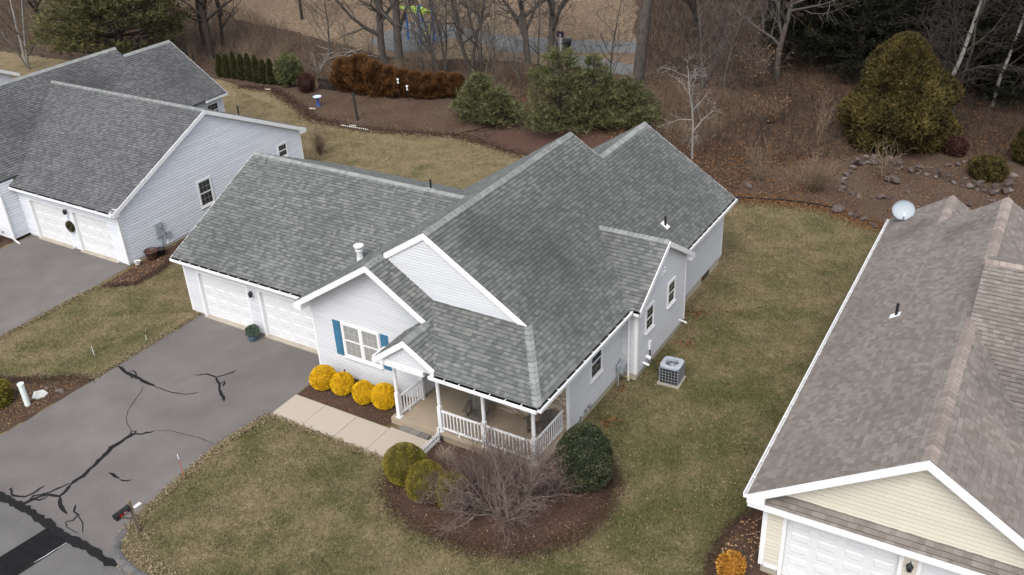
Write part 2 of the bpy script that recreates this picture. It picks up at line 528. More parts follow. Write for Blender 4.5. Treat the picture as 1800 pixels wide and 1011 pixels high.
def clip_half(poly, a, b, c):
    """Keep a*x+b*y<=c of a 2D polygon."""
    out = []
    for i in range(len(poly)):
        p, q = poly[i], poly[(i + 1) % len(poly)]
        dp, dq = a * p[0] + b * p[1] - c, a * q[0] + b * q[1] - c
        if dp <= 0:
            out.append(p)
        if (dp < 0 < dq) or (dq < 0 < dp):
            t = dp / (dp - dq)
            out.append((p[0] + t * (q[0] - p[0]), p[1] + t * (q[1] - p[1])))
    return out


def lay(poly, out, row, tmin, tmax, t_low, t_high, gap=0.0, extra=0.0, r=rnd, ugap=None):
    """Cover a convex planar polygon with lapped pieces in courses. Returns [(V, F)], one per piece."""
    ugap = gap if ugap is None else ugap
    P = np.asarray(poly, float)
    nr = np.cross(P[1] - P[0], P[2] - P[0])
    nr /= np.linalg.norm(nr)
    if np.dot(nr, out) < 0:
        nr = -nr
    v = np.array([0, 0, 1.0]) - nr * nr[2]
    v /= np.linalg.norm(v)
    u = np.cross(v, nr)
    o = P[0]
    Q = [((p - o) @ u, (p - o) @ v) for p in P]
    area = sum(Q[i][0] * Q[(i + 1) % len(Q)][1] - Q[(i + 1) % len(Q)][0] * Q[i][1] for i in range(len(Q)))
    if area < 0:
        Q = Q[::-1]
    edges = []
    for i in range(len(Q)):
        p, q = Q[i], Q[(i + 1) % len(Q)]
        a, b = q[1] - p[1], p[0] - q[0]
        edges.append((a, b, a * p[0] + b * p[1]))
    vmin, vmax = min(q[1] for q in Q), max(q[1] for q in Q)
    off = (o @ v)
    k0 = math.floor((vmin + off) / row + 1e-6)
    k1 = math.ceil((vmax + off) / row - 1e-6)
    pieces = []
    for k in range(k0, k1):
        va, vb = k * row - off, (k + 1) * row - off
        band = clip_half(clip_half(Q, 0, -1, -va), 0, 1, vb)
        if len(band) < 3:
            continue
        ua, ub = min(p[0] for p in band), max(p[0] for p in band)
        x = ua - r.random() * tmin
        while x < ub:
            w = r.uniform(tmin, tmax)
            x0, x1 = max(x, ua), min(x + w - ugap, ub)
            x += w
            if x1 - x0 < 0.01:
                continue
            t = [(x0, va), (x1, va), (x1, vb - gap), (x0, vb - gap)]
            for a, b, c in edges:
                if any(a * p[0] + b * p[1] > c + 1e-9 for p in t):
                    t = clip_half(t, a, b, c)
                    if len(t) < 3:
                        break
            if len(t) < 3:
                continue
            ar = abs(sum(t[i][0] * t[(i + 1) % len(t)][1] - t[(i + 1) % len(t)][0] * t[i][1] for i in range(len(t)))) / 2
            if ar < 4e-4:
                continue
            ex = extra if r.random() < 0.5 else 0.0
            n = len(t)
            base = [o + u * p[0] + v * p[1] - nr * 0.003 for p in t]
            top = [o + u * p[0] + v * p[1] + nr * (t_low + ex + (t_high - t_low) * (p[1] - va) / row) for p in t]
            F = [tuple(range(n, 2 * n))] + [(i, (i + 1) % n, n + (i + 1) % n, n + i) for i in range(n)]
            pieces.append((np.array(base + top), F))
    return pieces


def lump(r0, seed, n=3, sq=(1, 1, 1), amp=0.25):
    """Irregular stone: a subdivided icosphere pushed about by noise."""
    import bmesh
    bm = bmesh.new()
    bmesh.ops.create_icosphere(bm, subdivisions=n, radius=1.0)
    V = np.array([v.co[:] for v in bm.verts])
    F = [tuple(v.index for v in f.verts) for f in bm.faces]
    bm.free()
    g = np.random.default_rng(seed)
    s = np.zeros(len(V))
    for _ in range(7):
        d = g.normal(size=3)
        d /= np.linalg.norm(d)
        s -= np.maximum(0, V @ d - g.uniform(0.35, 0.75)) * g.uniform(0.6, 1.0)
    V = V * (1 + s * amp * 3)[:, None] * np.array(sq) * r0
    return V, F


def ribbon(name, pts, w, z, m, parent=None, seed=0, jag=0.25):
    """Flat strip along a polyline, its width uneven."""
    g = random.Random(seed)
    P = [np.array(pts[0], float)]
    for a, b in zip(pts[:-1], pts[1:]):
        a, b = np.array(a, float), np.array(b, float)
        L = np.linalg.norm(b - a)
        k = max(1, int(L / 0.14))
        nv = np.array([-(b - a)[1], (b - a)[0]]) / max(L, 1e-6)
        for i in range(1, k + 1):
            P.append(a + (b - a) * i / k + (nv * g.uniform(-1, 1) * min(w * 0.5, .035) if i < k else 0))
    V, F = [], []
    for i, p in enumerate(P):
        d = P[min(i + 1, len(P) - 1)] - P[max(i - 1, 0)]
        d = d / max(np.linalg.norm(d), 1e-6)
        nv = np.array([-d[1], d[0]])
        ww = w * 0.5 * (1 + g.uniform(-jag, jag)) * (0.35 if i in (0, len(P) - 1) else 1)
        V += [(*(p + nv * ww), z), (*(p - nv * ww), z)]
        if i:
            F.append((2 * i - 2, 2 * i - 1, 2 * i + 1, 2 * i))
    return mk(name, V, F, m, parent)

def G(u, v, z=0.0):
    """Ground point seen at a position of the photograph (measured once with the solved camera)."""
    d = _F * 1686.98 + R2 * (u - 900) - U2 * (v - 505.5)
    t = (z - CAM[2]) / d[2]
    p = CAM + t * d
    return (float(p[0]), float(p[1]))


def wob(pts, amp=0.12, step=0.5, seed=1):
    g = random.Random(seed)
    out = []
    for i in range(len(pts)):
        a, b = np.array(pts[i], float), np.array(pts[(i + 1) % len(pts)], float)
        k = max(1, int(np.linalg.norm(b - a) / step))
        for j in range(k):
            p = a + (b - a) * j / k
            out.append((p[0] + g.uniform(-amp, amp), p[1] + g.uniform(-amp, amp)))
    return out


# ---------------------------------------------------------------- the setting
sheet('ground', [(-400, -400), (400, -400), (400, 400), (-400, 400)], -0.06, LITTER)
LAWN_BACK = [(60, 20.5), (27, 20.2), (24.3, 20.5), (23.7, 20.6), (22.5, 21.1), (21, 21.8), (19.6, 21.7), (18, 21.4), (16.6, 20.9), (14, 21.3),
             (9, 21.7), (4.1, 21.6), (2, 21.9), (.3, 22.4), (-2.1, 22.6), (-5.45, 21.7), (-7.85, 21.2), (-9.6, 21.2),
             (-12.45, 21.4), (-14.3, 22.6), (-18.9, 24.9), (-22.1, 24.6), (-25.2, 25.4), (-30, 24.8), (-60, 23)]
def wob_open(pts, amp, step, seed):
    return [pts[0]] + [p for a, b in zip(pts[:-1], pts[1:]) for p in wob([a, b], amp, step, seed + int(a[0] * 7))[:max(1, int(math.dist(a, b) / step))]][1:] + [pts[-1]]


sheet('lawn', [(-60, -11.45), (60, -11.45)] + wob_open(LAWN_BACK, 0.14, 0.5, 2), 0.0, LAWN)
street = sheet('street', [(-80, -22), (80, -22), (80, -11.4), (-80, -11.4)], 0.006, ASPH2)
drive_pts = [(0.42, 0.02), (0.42, -8.6), (0.3, -10.0), (-0.3, -11.0), (-1.2, -11.42), (9.9, -11.42), (9.0, -11.25), (8.5, -10.7), (8.2, -9.8), (8.0, -8.0), (7.85, -6.0), (8.2, -4.0),
             (8.22, -0.78), (7.9, -0.78), (7.9, 0.02)]
drive = sheet('driveway', drive_pts, 0.012, ASPH)
sheet('neighbour_driveway', [(-13.75, 1.72), (-13.75, -9.6), (-14.6, -11.3), (-14.9, -11.42), (-4.6, -11.42), (-5.6, -10.6), (-5.95, -9.5), (-5.95, -1), (-6.2, 1.72)], 0.012, ASPH)
sheet('neighbour_driveway', [(26.4, -2.8), (26.2, -11.42), (33.8, -11.42), (33.6, -2.8)], 0.012, ASPH)
# painted-on-grey playground surfacing and footpaths beyond the woods
pad = [G(*p) for p in [(648, 72), (672, 82), (700, 93), (735, 88), (795, 66), (835, 74), (838, 55), (775, 40), (716, 38), (690, 50)]]
sheet('playground_surface', wob(pad, 0.1, 0.6, 3), -0.02, PATHM)
sheet('footpath', wob([G(*p) for p in [(836, 56), (900, 62), (1000, 70), (1118, 72), (1128, 74), (1126, 84), (1118, 92), (985, 92), (900, 93), (836, 74)]], 0.1, 0.8, 4), -0.024, PATHM)
sheet('footpath', wob([G(*p) for p in [(975, 92), (1010, 96), (1062, 104), (1118, 115), (1135, 120), (1135, 136), (1118, 135), (1050, 126), (985, 110)]], 0.1, 0.8, 5), -0.020, PATHM)
sheet('field', wob([(-60, 44), (-26, 37.5), (-16, 35.0), (-8, 37.5), (2.5, 38.2), (1.5, 42), (-.5, 46), (-5, 56), (-20, 90), (-110, 130)], 0.3, 1.5, 6), -0.035, FIELD)

# kerb: a low asphalt berm that rounds the drive mouth and follows the street
def kerb(pts, name='kerb'):
    V, F = [], []
    prof = [(-0.16, 0.0), (-0.07, 0.085), (0.05, 0.10), (0.16, 0.0)]
    for i, p in enumerate(pts):
        p = np.array(p, float)
        d = np.array(pts[min(i + 1, len(pts) - 1)], float) - np.array(pts[max(i - 1, 0)], float)
        d /= np.linalg.norm(d)
        nv = np.array([-d[1], d[0]])
        for s, h in prof:
            q = p + nv * s
            V.append((q[0], q[1], h))
    k = len(prof)
    for i in range(len(pts) - 1):
        for j in range(k - 1):
            F.append((i * k + j, (i + 1) * k + j, (i + 1) * k + j + 1, i * k + j + 1))
    o = mk(name, V, F, KERB, smooth=True)
    o['kind'] = 'structure'
    return o


kerb([(8.42, -10.55), (8.55, -10.95), (8.85, -11.25), (9.3, -11.45), (10.0, -11.56), (11, -11.6)] + [(x, -11.6 + 0.02 * math.sin(x)) for x in range(12, 26)] + [(25.9, -11.5), (26.1, -11.2)])
kerb([(-4.5, -11.3), (-4.3, -11.5), (-3.5, -11.58), (-2.2, -11.58), (-1.3, -11.5), (-1.0, -11.3)])

# sealed and hairline cracks of the asphalt
sub = drive
cr = {
    'a': ([(207, 644), (225, 657), (237, 662), (255, 672), (272, 680)], 0.13),
    'a2': ([(272, 680), (300, 690), (325, 694), (350, 690)], 0.045),
    'a3': ([(226, 655), (234, 652), (240, 661), (232, 666), (225, 657)], 0.06),
    'y': ([(343, 660), (365, 658), (380, 664), (400, 658), (416, 651)], 0.07),
    'y2': ([(380, 664), (386, 675), (388, 690), (394, 706)], 0.10),
    'y3': ([(384, 676), (396, 671), (392, 680)], 0.08),
    't': ([(252, 678), (248, 690), (226, 720), (222, 735), (224, 746), (232, 758)], 0.022),
    'm': ([(237, 762), (215, 776), (200, 785), (180, 805), (165, 820), (146, 838), (125, 852)], 0.16),
    'm2': ([(236, 762), (250, 764), (272, 758)], 0.09),
    'm3': ([(272, 758), (300, 758), (325, 764), (350, 770), (378, 782)], 0.02),
    'm4': ([(230, 768), (231, 758), (239, 759), (236, 766)], 0.06),
    'n1': ([(205, 780), (192, 787), (196, 792), (184, 802)], 0.07),
    'n2': ([(125, 852), (112, 868), (104, 873), (85, 870), (60, 878), (38, 890)], 0.11),
    'n3': ([(125, 850), (100, 860), (88, 866), (60, 872), (52, 880), (36, 891)], 0.08),
    'n4': ([(80, 854), (62, 866), (44, 874), (24, 872), (18, 860), (24, 858)], 0.08),
    'n5': ([(85, 872), (70, 880), (52, 880), (60, 870)], 0.07),
    'p1': ([(106, 874), (106, 888), (112, 898), (118, 904)], 0.13),
    'p2': ([(133, 888), (130, 900), (138, 906), (128, 916), (115, 918)], 0.06),
    'p3': ([(138, 906), (146, 922), (146, 938)], 0.035),
    'p4': ([(115, 918), (118, 928), (140, 940)], 0.03),
    's1': ([(192, 832), (202, 838), (210, 842)], 0.09),
    's2': ([(210, 844), (225, 846), (232, 844)], 0.06),
}
for i, (k, (pts, w)) in enumerate(cr.items()):
    ribbon('crack_sealant' if w > 0.03 else 'crack', [G(*p) for p in pts], w, 0.0165 + 0.0003 * i, TAR, sub, i)
ribbon('joint_sealant', [G(*p) for p in [(-40, 850), (0, 873), (35, 890), (60, 905), (85, 922), (120, 946), (150, 962), (175, 978), (204, 996)]], 0.27, 0.0275, TAR, street, 77, 0.3)
sheet('asphalt_patch', [G(*p) for p in [(86, 927), (126, 951), (28, 1014), (-60, 1060), (-80, 1040), (0, 980)]], 0.0225, PATCH, None, street)
ribbon('patch_edge', [G(*p) for p in [(126, 951), (114, 957), (90, 972), (60, 990)]], 0.03, 0.026, mat('pale_edge', (0.45, 0.46, 0.47)), street, 78)

# planting beds
sheet('mulch_bed', wob([(8.28, -0.75), (8.3, -2.55), (12.42, -2.52), (12.42, -0.75)], 0.03, 0.4, 7), 0.018, MULCH)
BED = [(14.62, -2.25), (14.5, -3.75), (13.95, -3.95), (14.3, -5.0), (15.2, -5.75), (16.6, -6.1), (18.2, -6.1), (19.7, -5.55), (20.8, -4.3), (21.1, -2.9), (20.8, -1.4), (19.9, -0.5), (18.35, 0.1), (18.4, -2.2)]
sheet('mulch_bed', wob(BED, 0.1, 0.3, 8), 0.018, MULCH)
sheet('mulch_bed', wob([(0.40, -5.6), (-0.3, -5.75), (-1.6, -6.6), (-3.6, -7.6), (-3.2, -9.6), (-0.6, -10.3), (0.3, -9.4)], 0.08, 0.3, 9), 0.018, MULCH)
sheet('mulch_bed', wob([(-6.0, 1.75), (-5.75, -0.3), (-5.3, -0.1), (-4.4, 0.6), (-4.5, 2.0), (-4.9, 3.6), (-5.2, 6), (-5.3, 12), (-6.0, 12)], 0.08, 0.3, 10), 0.018, MULCH)
sheet('mulch_bed', wob([(-19.5, 1.5), (-13.9, 1.5), (-13.9, -1.2), (-19.5, -1.2)], 0.06, 0.4, 12), 0.018, MULCH)
sheet('mulch_bed', wob([(25.9, 0.6), (25.1, -0.2), (24.65, -1.6), (24.6, -3.0), (25.0, -4.6), (26.3, -4.8), (26.3, -2.9), (25.95, -2.8)], 0.06, 0.3, 13), 0.018, MULCH)
sheet('garden_bed', wob([(-25.4, 25.5), (-22.1, 24.65), (-18.9, 24.95), (-14.3, 22.65), (-12.45, 21.5), (-9.6, 21.3), (-7.85, 21.3), (-5.45, 21.8),
                         (-2.1, 22.65), (-1.0, 24.4), (0.5, 27), (-4, 29.5), (-10, 28), (-26, 27.3)], 0.12, 0.4, 14), 0.008, DIRT)
sheet('garden_bed', wob([(0.2, 24.6), (0.4, 22.5), (2, 22.0), (4.1, 21.8), (8, 22.2), (9, 25), (6, 27)], 0.12, 0.4, 15), 0.013,
      mat('red_mulch', (0.05, 0.025, 0.017), (0.085, 0.045, 0.031), rough=0.95, scale=9, detail=6, bump=0.6))
sheet('garden_bed', wob([(16.6, 21.0), (18, 21.5), (19.6, 21.8), (21, 21.9), (22.5, 21.2), (23.7, 20.7), (24.4, 20.6), (30, 20.4), (36, 24), (34, 32), (25, 31.5), (20, 28), (16, 25)], 0.12, 0.4, 16), 0.008, DIRT)

# front walk: separate slabs
walk = bpy.data.objects.new('front_walk', None)
COL.objects.link(walk)
walk.location = (11, -3.2, 0)
walk['kind'] = 'structure'
xs = [8.22, 9.68, 11.14, 12.6, 14.42]
for a, b in zip(xs[:-1], xs[1:]):
    ya, yb = -3.94, -2.58
    v, f = join([box(a + 0.008 - 11, b - 0.008 - 11, ya + 3.2, yb + 3.2, -0.03, 0.028 + rnd.uniform(0, 0.006))])
    if b > 14:   # the last slab runs up to the porch step
        v, f = box(a + 0.008 - 11, b - 11, ya + 3.2, -2.5 + 3.2, -0.03, 0.032)
    mk('concrete_slab', v, f, WALK, walk, shade=rnd.random())
for i in range(3):
    v, f = box(12.95 + i * 0.41 - 11, 13.345 + i * 0.41 - 11, -2.5 + 3.2, -2.255 + 3.2, 0.0, 0.09)
    mk('paver', v, f, PAVER, walk, shade=rnd.random())

# ---------------------------------------------------------------- houses


class House:
    def __init__(s, name, label, cat, loc, rz=0.0, mir=False):
        s.root = thing(name, label, cat, loc, rz)
        s.mir, s.loc, s.rz = mir, np.array(loc, float), rz
        s.sh, s.course = [], 0.11

    def world(s, V):
        V = np.asarray(V, float)
        c, q = math.cos(s.rz), math.sin(s.rz)
        return np.stack([V[..., 0] * c - V[..., 1] * q, V[..., 0] * q + V[..., 1] * c, V[..., 2]], -1) + s.loc

    def part(s, name, vf, m, parent=None, shade=None, smooth=False, kind=None, label=None):
        V, F = vf
        V = np.array(V, float)
        if s.mir:
            V[:, 0] *= -1
            F = [tuple(reversed(f)) for f in F]
        o = mk(name, V, F, m, parent or s.root, smooth, shade, kind)
        if label:
            o['label'] = label
        return o

    def box(s, name, b, m, parent=None, **k):
        return s.part(name, box(*b), m, parent, **k)

    def pieces(s, name, pcs, m, parent=None, kind='stuff'):
        V, F, sh, k = [], [], [], 0
        for v, f in pcs:
            V.append(v)
            F += [tuple(i + k for i in q) for q in f]
            k += len(v)
            sh += [rnd.random()] * len(f)
        return s.part(name, (np.concatenate(V), F), m, parent, shade=sh, kind=kind)

    def siding(s, poly, out, m=None, back=True):
        m = m or s.vinyl
        out = np.array(out, float)
        if back:
            s.part('wall', prism(np.array(poly, float) - out * 0.004, -out * 0.14), m, shade=0.5)
        s.pieces('siding', lay(poly, out, s.course, 3.2, 3.8, 0.026, 0.018, gap=0.017, ugap=0.002), m)

    def roof(s, polys, deck=0.1):
        """polys: convex pieces of one roof plane."""
        for p in polys:
            s.part('roof_deck', prism(np.array(p, float), (0, 0, -deck)), DECK)
            s.sh += lay(p, (0, 0, 1), 0.15, 0.11, 0.24, 0.020, 0.002, extra=0.009, gap=0.013, ugap=0.002)

    def finish_roof(s):
        d = [np.linalg.norm(s.world(v.mean(0) * np.array([-1 if s.mir else 1, 1, 1])) - CAM) for v, f in s.sh]
        order = np.argsort(d)
        near = set(order[:295].tolist())
        rest = [p for i, p in enumerate(s.sh) if i not in near]
        for i in order[:295]:
            s.part('shingle', s.sh[i], s.shmat, shade=rnd.random())
        s.pieces('shingles', rest, s.shmat)

    def caps(s, a, b, w1, w2, n1=None):
        """Ridge or hip caps from a (exposed lower end first) to b; w1, w2: downhill wing vectors."""
        a, b, w1, w2 = (np.array(q, float) for q in (a, b, w1, w2))
        L = np.linalg.norm(b - a)
        n = max(1, int(L / 0.2))
        up = np.array([0, 0, 1.0])
        for i in range(n):
            p, q = a + (b - a) * i / n, a + (b - a) * min(1, (i + 1.15) / n)
            h0, h1 = up * 0.042, up * 0.018
            V = np.array([p + w1 + h0, p + h0 * 1.3, p + w2 + h0, q + w1 + h1, q + h1 * 1.3, q + w2 + h1,
                          p + w1 - up * .01, p - up * .0, p + w2 - up * .01, q + w1 - up * .01, q + w2 - up * .01])
            F = [(0, 3, 4, 1), (1, 4, 5, 2), (0, 1, 7, 6), (1, 2, 8, 7), (0, 6, 9, 3), (2, 5, 10, 8)]
            nrm = np.cross(V[3] - V[0], V[1] - V[0])
            if nrm[2] < 0:
                F = [tuple(reversed(f)) for f in F]
            s.part('ridge_cap', (V, F), s.capmat, shade=rnd.random())

    def rake(s, p0, p1, face, h=0.2, t=0.04, m=None):
        """Rake board along the slope: face = outward normal of the gable."""
        p0, p1, face = (np.array(q, float) for q in (p0, p1, face))
        return s.part('rake_board', beam(p0, p1, face * t, np.array([0, 0, -h])), m or WHITE)

    def gutter(s, p0, p1, outw, mname='gutter', fascia=True, hang=0.6):
        """Open K-gutter below the eave edge p0-p1; outw = horizontal outward unit vector."""
        p0, p1, o = (np.array(q, float) for q in (p0, p1, outw))
        z = np.array([0, 0, 1.0])
        d = (p1 - p0) / np.linalg.norm(p1 - p0)
        a0, a1 = p0 + o * 0.0 - z * 0.035, p1 + o * 0.0 - z * 0.035
        ps = [beam(a0 - z * 0.1, a1 - z * 0.1, o * 0.105, -z * 0.012),                 # bottom
              beam(a0 + o * 0.105 - z * 0.112, a1 + o * 0.105 - z * 0.112, o * 0.012, z * 0.12),   # front
              beam(a0 + o * 0.095 + z * 0.001, a1 + o * 0.095 + z * 0.001, o * 0.034, z * 0.012),   # lip
              beam(a0, a0 + d * 0.006, o * 0.105, -z * 0.1), beam(a1 - d * 0.006, a1, o * 0.105, -z * 0.1)]
        L = np.linalg.norm(p1 - p0)
        k = int(L / hang)
        for i in range(1, k + 1):
            q = a0 + d * (L * i / (k + 1))
            ps.append(beam(q, q + d * 0.035, o * 0.104, z * 0.010))
        g = s.part(mname, join(ps), WHITE)
        if fascia:
            s.part('fascia', beam(p0 - o * 0.02 - z * 0.02, p1 - o * 0.02 - z * 0.02, o * 0.02, -z * 0.18), WHITE)
        return g

    def window(s, o, r, n, w, h, sashes=1, glass=None, shutters=False, cols=3, rows=2):
        """Double-hung window: o = lower left outer corner of the casing on the wall."""
        o, r, n = (np.array(q, float) for q in (o, r, n))
        z = np.array([0, 0, 1.0])
        t = 0.07
        P = lambda a, b, c: o + r * a + z * b + n * c
        ps = [beam(P(0, 0, 0), P(w, 0, 0), z * t, n * 0.055), beam(P(0, h - t, 0), P(w, h - t, 0), z * t, n * 0.055),
              beam(P(0, t, 0), P(0, h - t, 0), r * t, n * 0.053), beam(P(w - t, t, 0), P(w - t, h - t, 0), r * t, n * 0.053)]
        cw = (w - 2 * t)
        uw = cw / sashes
        for i in range(1, sashes):
            ps.append(beam(P(t + uw * i - 0.05, t, 0), P(t + uw * i - 0.05, h - t, 0), r * 0.1, n * 0.054))
        win = s.part('window', join(ps), WHITE)
        s.part('sill', beam(P(-0.02, -0.03, 0), P(w + 0.02, -0.03, 0), z * 0.03, n * 0.085), WHITE, win)
        hh = (h - 2 * t) / 2
        for i in range(sashes):
            a0 = t + uw * i + (0.05 if i else 0)
            a1 = t + uw * (i + 1) - (0.05 if i < sashes - 1 else 0)
            for j in (0, 1):
                b0, b1, dep = t + hh * j, t + hh * (j + 1), 0.012 + 0.014 * j
                q = 0.035
                s.part('sash', join([beam(P(a0, b0, dep), P(a1, b0, dep), z * q, n * 0.02), beam(P(a0, b1 - q, dep), P(a1, b1 - q, dep), z * q, n * 0.02),
                                     beam(P(a0, b0 + q, dep), P(a0, b1 - q, dep), r * q, n * 0.019), beam(P(a1 - q, b0 + q, dep), P(a1 - q, b1 - q, dep), r * q, n * 0.019)]), WHITE, win)
                gl = glass or GLASS_D
                for cx in range(cols):
                    for cy in range(rows):
                        g0, g1 = a0 + q + (a1 - a0 - 2 * q) * cx / cols, a0 + q + (a1 - a0 - 2 * q) * (cx + 1) / cols
                        k0, k1 = b0 + q + (b1 - b0 - 2 * q) * cy / rows, b0 + q + (b1 - b0 - 2 * q) * (cy + 1) / rows
                        e = 0.006
                        V = np.array([P(g0 + e, k0 + e, dep + .006), P(g1 - e, k0 + e, dep + .006), P(g1 - e, k1 - e, dep + .006), P(g0 + e, k1 - e, dep + .006)])
                        s.part('pane', prism(V, n * 0.003), gl, win)
                s.part('muntin', join([beam(P(a0 + q, b0 + q, dep + .001), P(a1 - q, b0 + q, dep + .001), z * (b1 - b0 - 2 * q), n * 0.006)]),
                       mat('muntin_grey', (0.5, 0.5, 0.5)), win)
        if shutters:
            for a in (-0.40, w + 0.05):
                sh = s.part('shutter', join([beam(P(a, 0.0, 0.012), P(a + 0.35, 0.0, 0.012), z * h, n * 0.025)]), BLUE)
                for b0, b1 in ((0.07, h * .46), (h * .54, h - .07)):
                    s.part('shutter_panel', beam(P(a + 0.055, b0, 0.037), P(a + 0.295, b0, 0.037), z * (b1 - b0), n * 0.012), BLUE, sh)
        return win

    def garage_door(s, x0, x1, y, z0, z1, cols=4, rows=4):
        """Sectional door set back into the wall plane y (front faces -y)."""
        rec = 0.12
        d = s.part('garage_door', join([box(x0, x1, y + rec, y + rec + 0.04, z0 + (z1 - z0) * i / rows + 0.004, z0 + (z1 - z0) * (i + 1) / rows - 0.004) for i in range(rows)]), DOORW)
        cw, rh = (x1 - x0) / cols, (z1 - z0) / rows
        for i in range(cols):
            for j in range(rows):
                a, b = x0 + cw * (i + 0.16), x0 + cw * (i + 0.84)
                c, e = z0 + rh * (j + 0.22), z0 + rh * (j + 0.8)
                m = 0.035
                V = np.array([(a, y + rec, c), (b, y + rec, c), (b, y + rec, e), (a, y + rec, e),
                              (a + m, y + rec - .016, c + m), (b - m, y + rec - .016, c + m), (b - m, y + rec - .016, e - m), (a + m, y + rec - .016, e - m)])
                s.part('panel', (V, [(4, 5, 6, 7), (0, 1, 5, 4), (1, 2, 6, 5), (2, 3, 7, 6), (3, 0, 4, 7)]), DOORW, d)
        t = 0.1
        s.part('door_casing', join([box(x0 - t, x0, y - 0.03, y + rec + .05, 0.0, z1 + t), box(x1, x1 + t, y - 0.03, y + rec + .05, 0.0, z1 + t),
                                    box(x0, x1, y - 0.028, y + rec + .05, z1, z1 + t)]), WHITE)
        s.box('threshold', (x0 - t, x1 + t, y - 0.12, y + rec, -0.02, 0.045), CONC)

    def corner(s, x, y, z0, z1, w=0.1, dx=1, dy=1, m=None):
        """Corner post: L of two boards; dx, dy point away from the wall body."""
        e = 0.036
        s.part('corner_board', join([beam((x + dx * e, y + dy * e, z0), (x + dx * e, y + dy * e, z1), (-dx * w, 0, 0), (0, -dy * 0.022, 0)),
                                     beam((x + dx * e, y + dy * (e - .022), z0), (x + dx * e, y + dy * (e - .022), z1), (-dx * 0.022, 0, 0), (0, -dy * (w - .022), 0))]), m or WHITE)

    def downspout(s, x, y, z0, z1, outx=0, outy=-1, kick=True):
        ps = [box(x - .035, x + .035, y - .03, y + .03, z0 + .1, z1)]
        if kick:
            ps.append(beam((x - .035, y - .03, z0 + .16), (x - .035 + outx * .3, y - .03 + outy * .3, z0 + .05), (.07 if outx == 0 else 0, .06 if outy == 0 else 0, 0), (0, 0, -.06)))
        return s.part('downspout', join(ps), WHITE)

    def vent_pipe(s, x, y, z, slope_n=(0, 0, 1), m=None, h=0.4, r=0.045):
        """Plumbing vent with a flashing plate on the roof."""
        n = np.array(slope_n, float)
        n /= np.linalg.norm(n)
        p = s.part('vent_pipe', cyl((x, y, z - 0.1), (x, y, z + h), r, n=10), m or BLACK)
        a = np.cross(n, (0, 1, 0))
        a /= np.linalg.norm(a)
        b = np.cross(n, a)
        c = np.array([x, y, z]) + n * 0.025
        s.part('flashing', prism([c - a * .16 - b * .14, c + a * .2 - b * .14, c + a * .2 + b * .14, c - a * .16 + b * .14], n * 0.006), OLDWHITE, p)
        return p

    def coach_light(s, x, y, z, m=None):
        l = s.part('coach_light', join([box(x - .07, x + .07, y - .02, y, z - .09, z + .09)]), WHITE)
        s.part('lantern', join([lathe([(0.03, -.12), (.07, -.10), (.095, .06), (.05, .13), (.015, .17)], 6, (x, y - .14, z)), box(x - .012, x + .012, y - .14, y - .018, z + .10, z + .12)]), m or BLACK, l)
        return l


def rect_wall(H, plane, a0, a1, z0, z1, out, holes=(), top=None, vinyl=None):
    """Wall rectangle along x or y with rectangular door holes."""
    cuts = sorted(holes)
    mk3 = (lambda a, z: (a, plane, z)) if abs(out[1]) > .5 else (lambda a, z: (plane, a, z))
    x = a0
    for h0, h1, hz in cuts:
        H.siding([mk3(x, z0), mk3(h0, z0), mk3(h0, z1), mk3(x, z1)], out)
        H.siding([mk3(h0, hz), mk3(h1, hz), mk3(h1, z1), mk3(h0, z1)], out)
        x = h1
    H.siding([mk3(x, z0), mk3(a1, z0), mk3(a1, z1), mk3(x, z1)], out)


S = 0.646     # main roof pitch
# ================================================================ the main house
A = House('ranch_house', 'light grey vinyl ranch house with grey shingle roof, white porch and blue shutters', 'house', (0, 0, 0))
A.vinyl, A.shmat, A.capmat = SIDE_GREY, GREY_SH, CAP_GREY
XL, XR, ZE, XM, ZM = 7.63, 18.86, 3.2, 13.245, 3.2 + S * 5.615
YW = -1.35            # front rake of the living-room wing
XW, ZW = 11.35, 3.2 + S * (11.35 - 7.63)
YB1, YB2 = 9.86, 14.27
XRP, ZRP = 14.55, 3.2 + S * (18.86 - 14.55)
GS, GE, GY = 0.479, 2.77, 5.22
ZG = GE + GS * (GY + .3)
lz = lambda x: ZE + S * (x - XL)              # main left slope
rz_ = lambda x: ZE + S * (XR - x)             # main right slope
wz = lambda x: ZW - S * (x - XW)              # wing right slope
xv = XL + (ZG - ZE) / S
YWALL = -0.38
PS = 0.455                                    # porch roof pitch
pz = lambda y: ZE + PS * (y + 2.83)
xval = XW + (ZW - pz(YWALL)) / S              # valley top
ENX, ENZ, ENY = 13.75, wz(13.75), -2.68       # entry gable ridge

# roof planes
A.roof([[(-.25, -.3, GE), (7.9, -.3, GE), (7.9, GY, ZG), (-.25, GY, ZG)], [(7.9, (lz(7.9) - GE) / GS - .3, lz(7.9)), (xv, GY, ZG), (7.9, GY, ZG)]])
A.roof([[(-.25, GY, ZG), (xv, GY, ZG), (7.63, 10.74, GE), (-.25, 10.74, GE)]])
A.roof([[(XL, YW, ZE), (XW, YW, ZW), (XW, YB1, ZW), (XL, YB1, ZE)], [(XW, -.42, ZW), (XM, -.42, ZM), (XM, YB1, ZM), (XW, YB1, ZW)]])
hipx = XR - (pz(-.42) - ZE) / S
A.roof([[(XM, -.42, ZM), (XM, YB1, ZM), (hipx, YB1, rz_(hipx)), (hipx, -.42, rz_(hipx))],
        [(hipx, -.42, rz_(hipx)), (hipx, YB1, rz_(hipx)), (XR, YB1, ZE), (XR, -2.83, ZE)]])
A.roof([[(XRP, YB1, ZRP), (XRP, YB2, ZRP), (XR, YB2, ZE), (XR, YB1, ZE)]])
A.roof([[(XRP, YB1, ZRP), (XRP, YB2, ZRP), (10.24, YB2, ZE), (10.24, YB1, ZE)]])
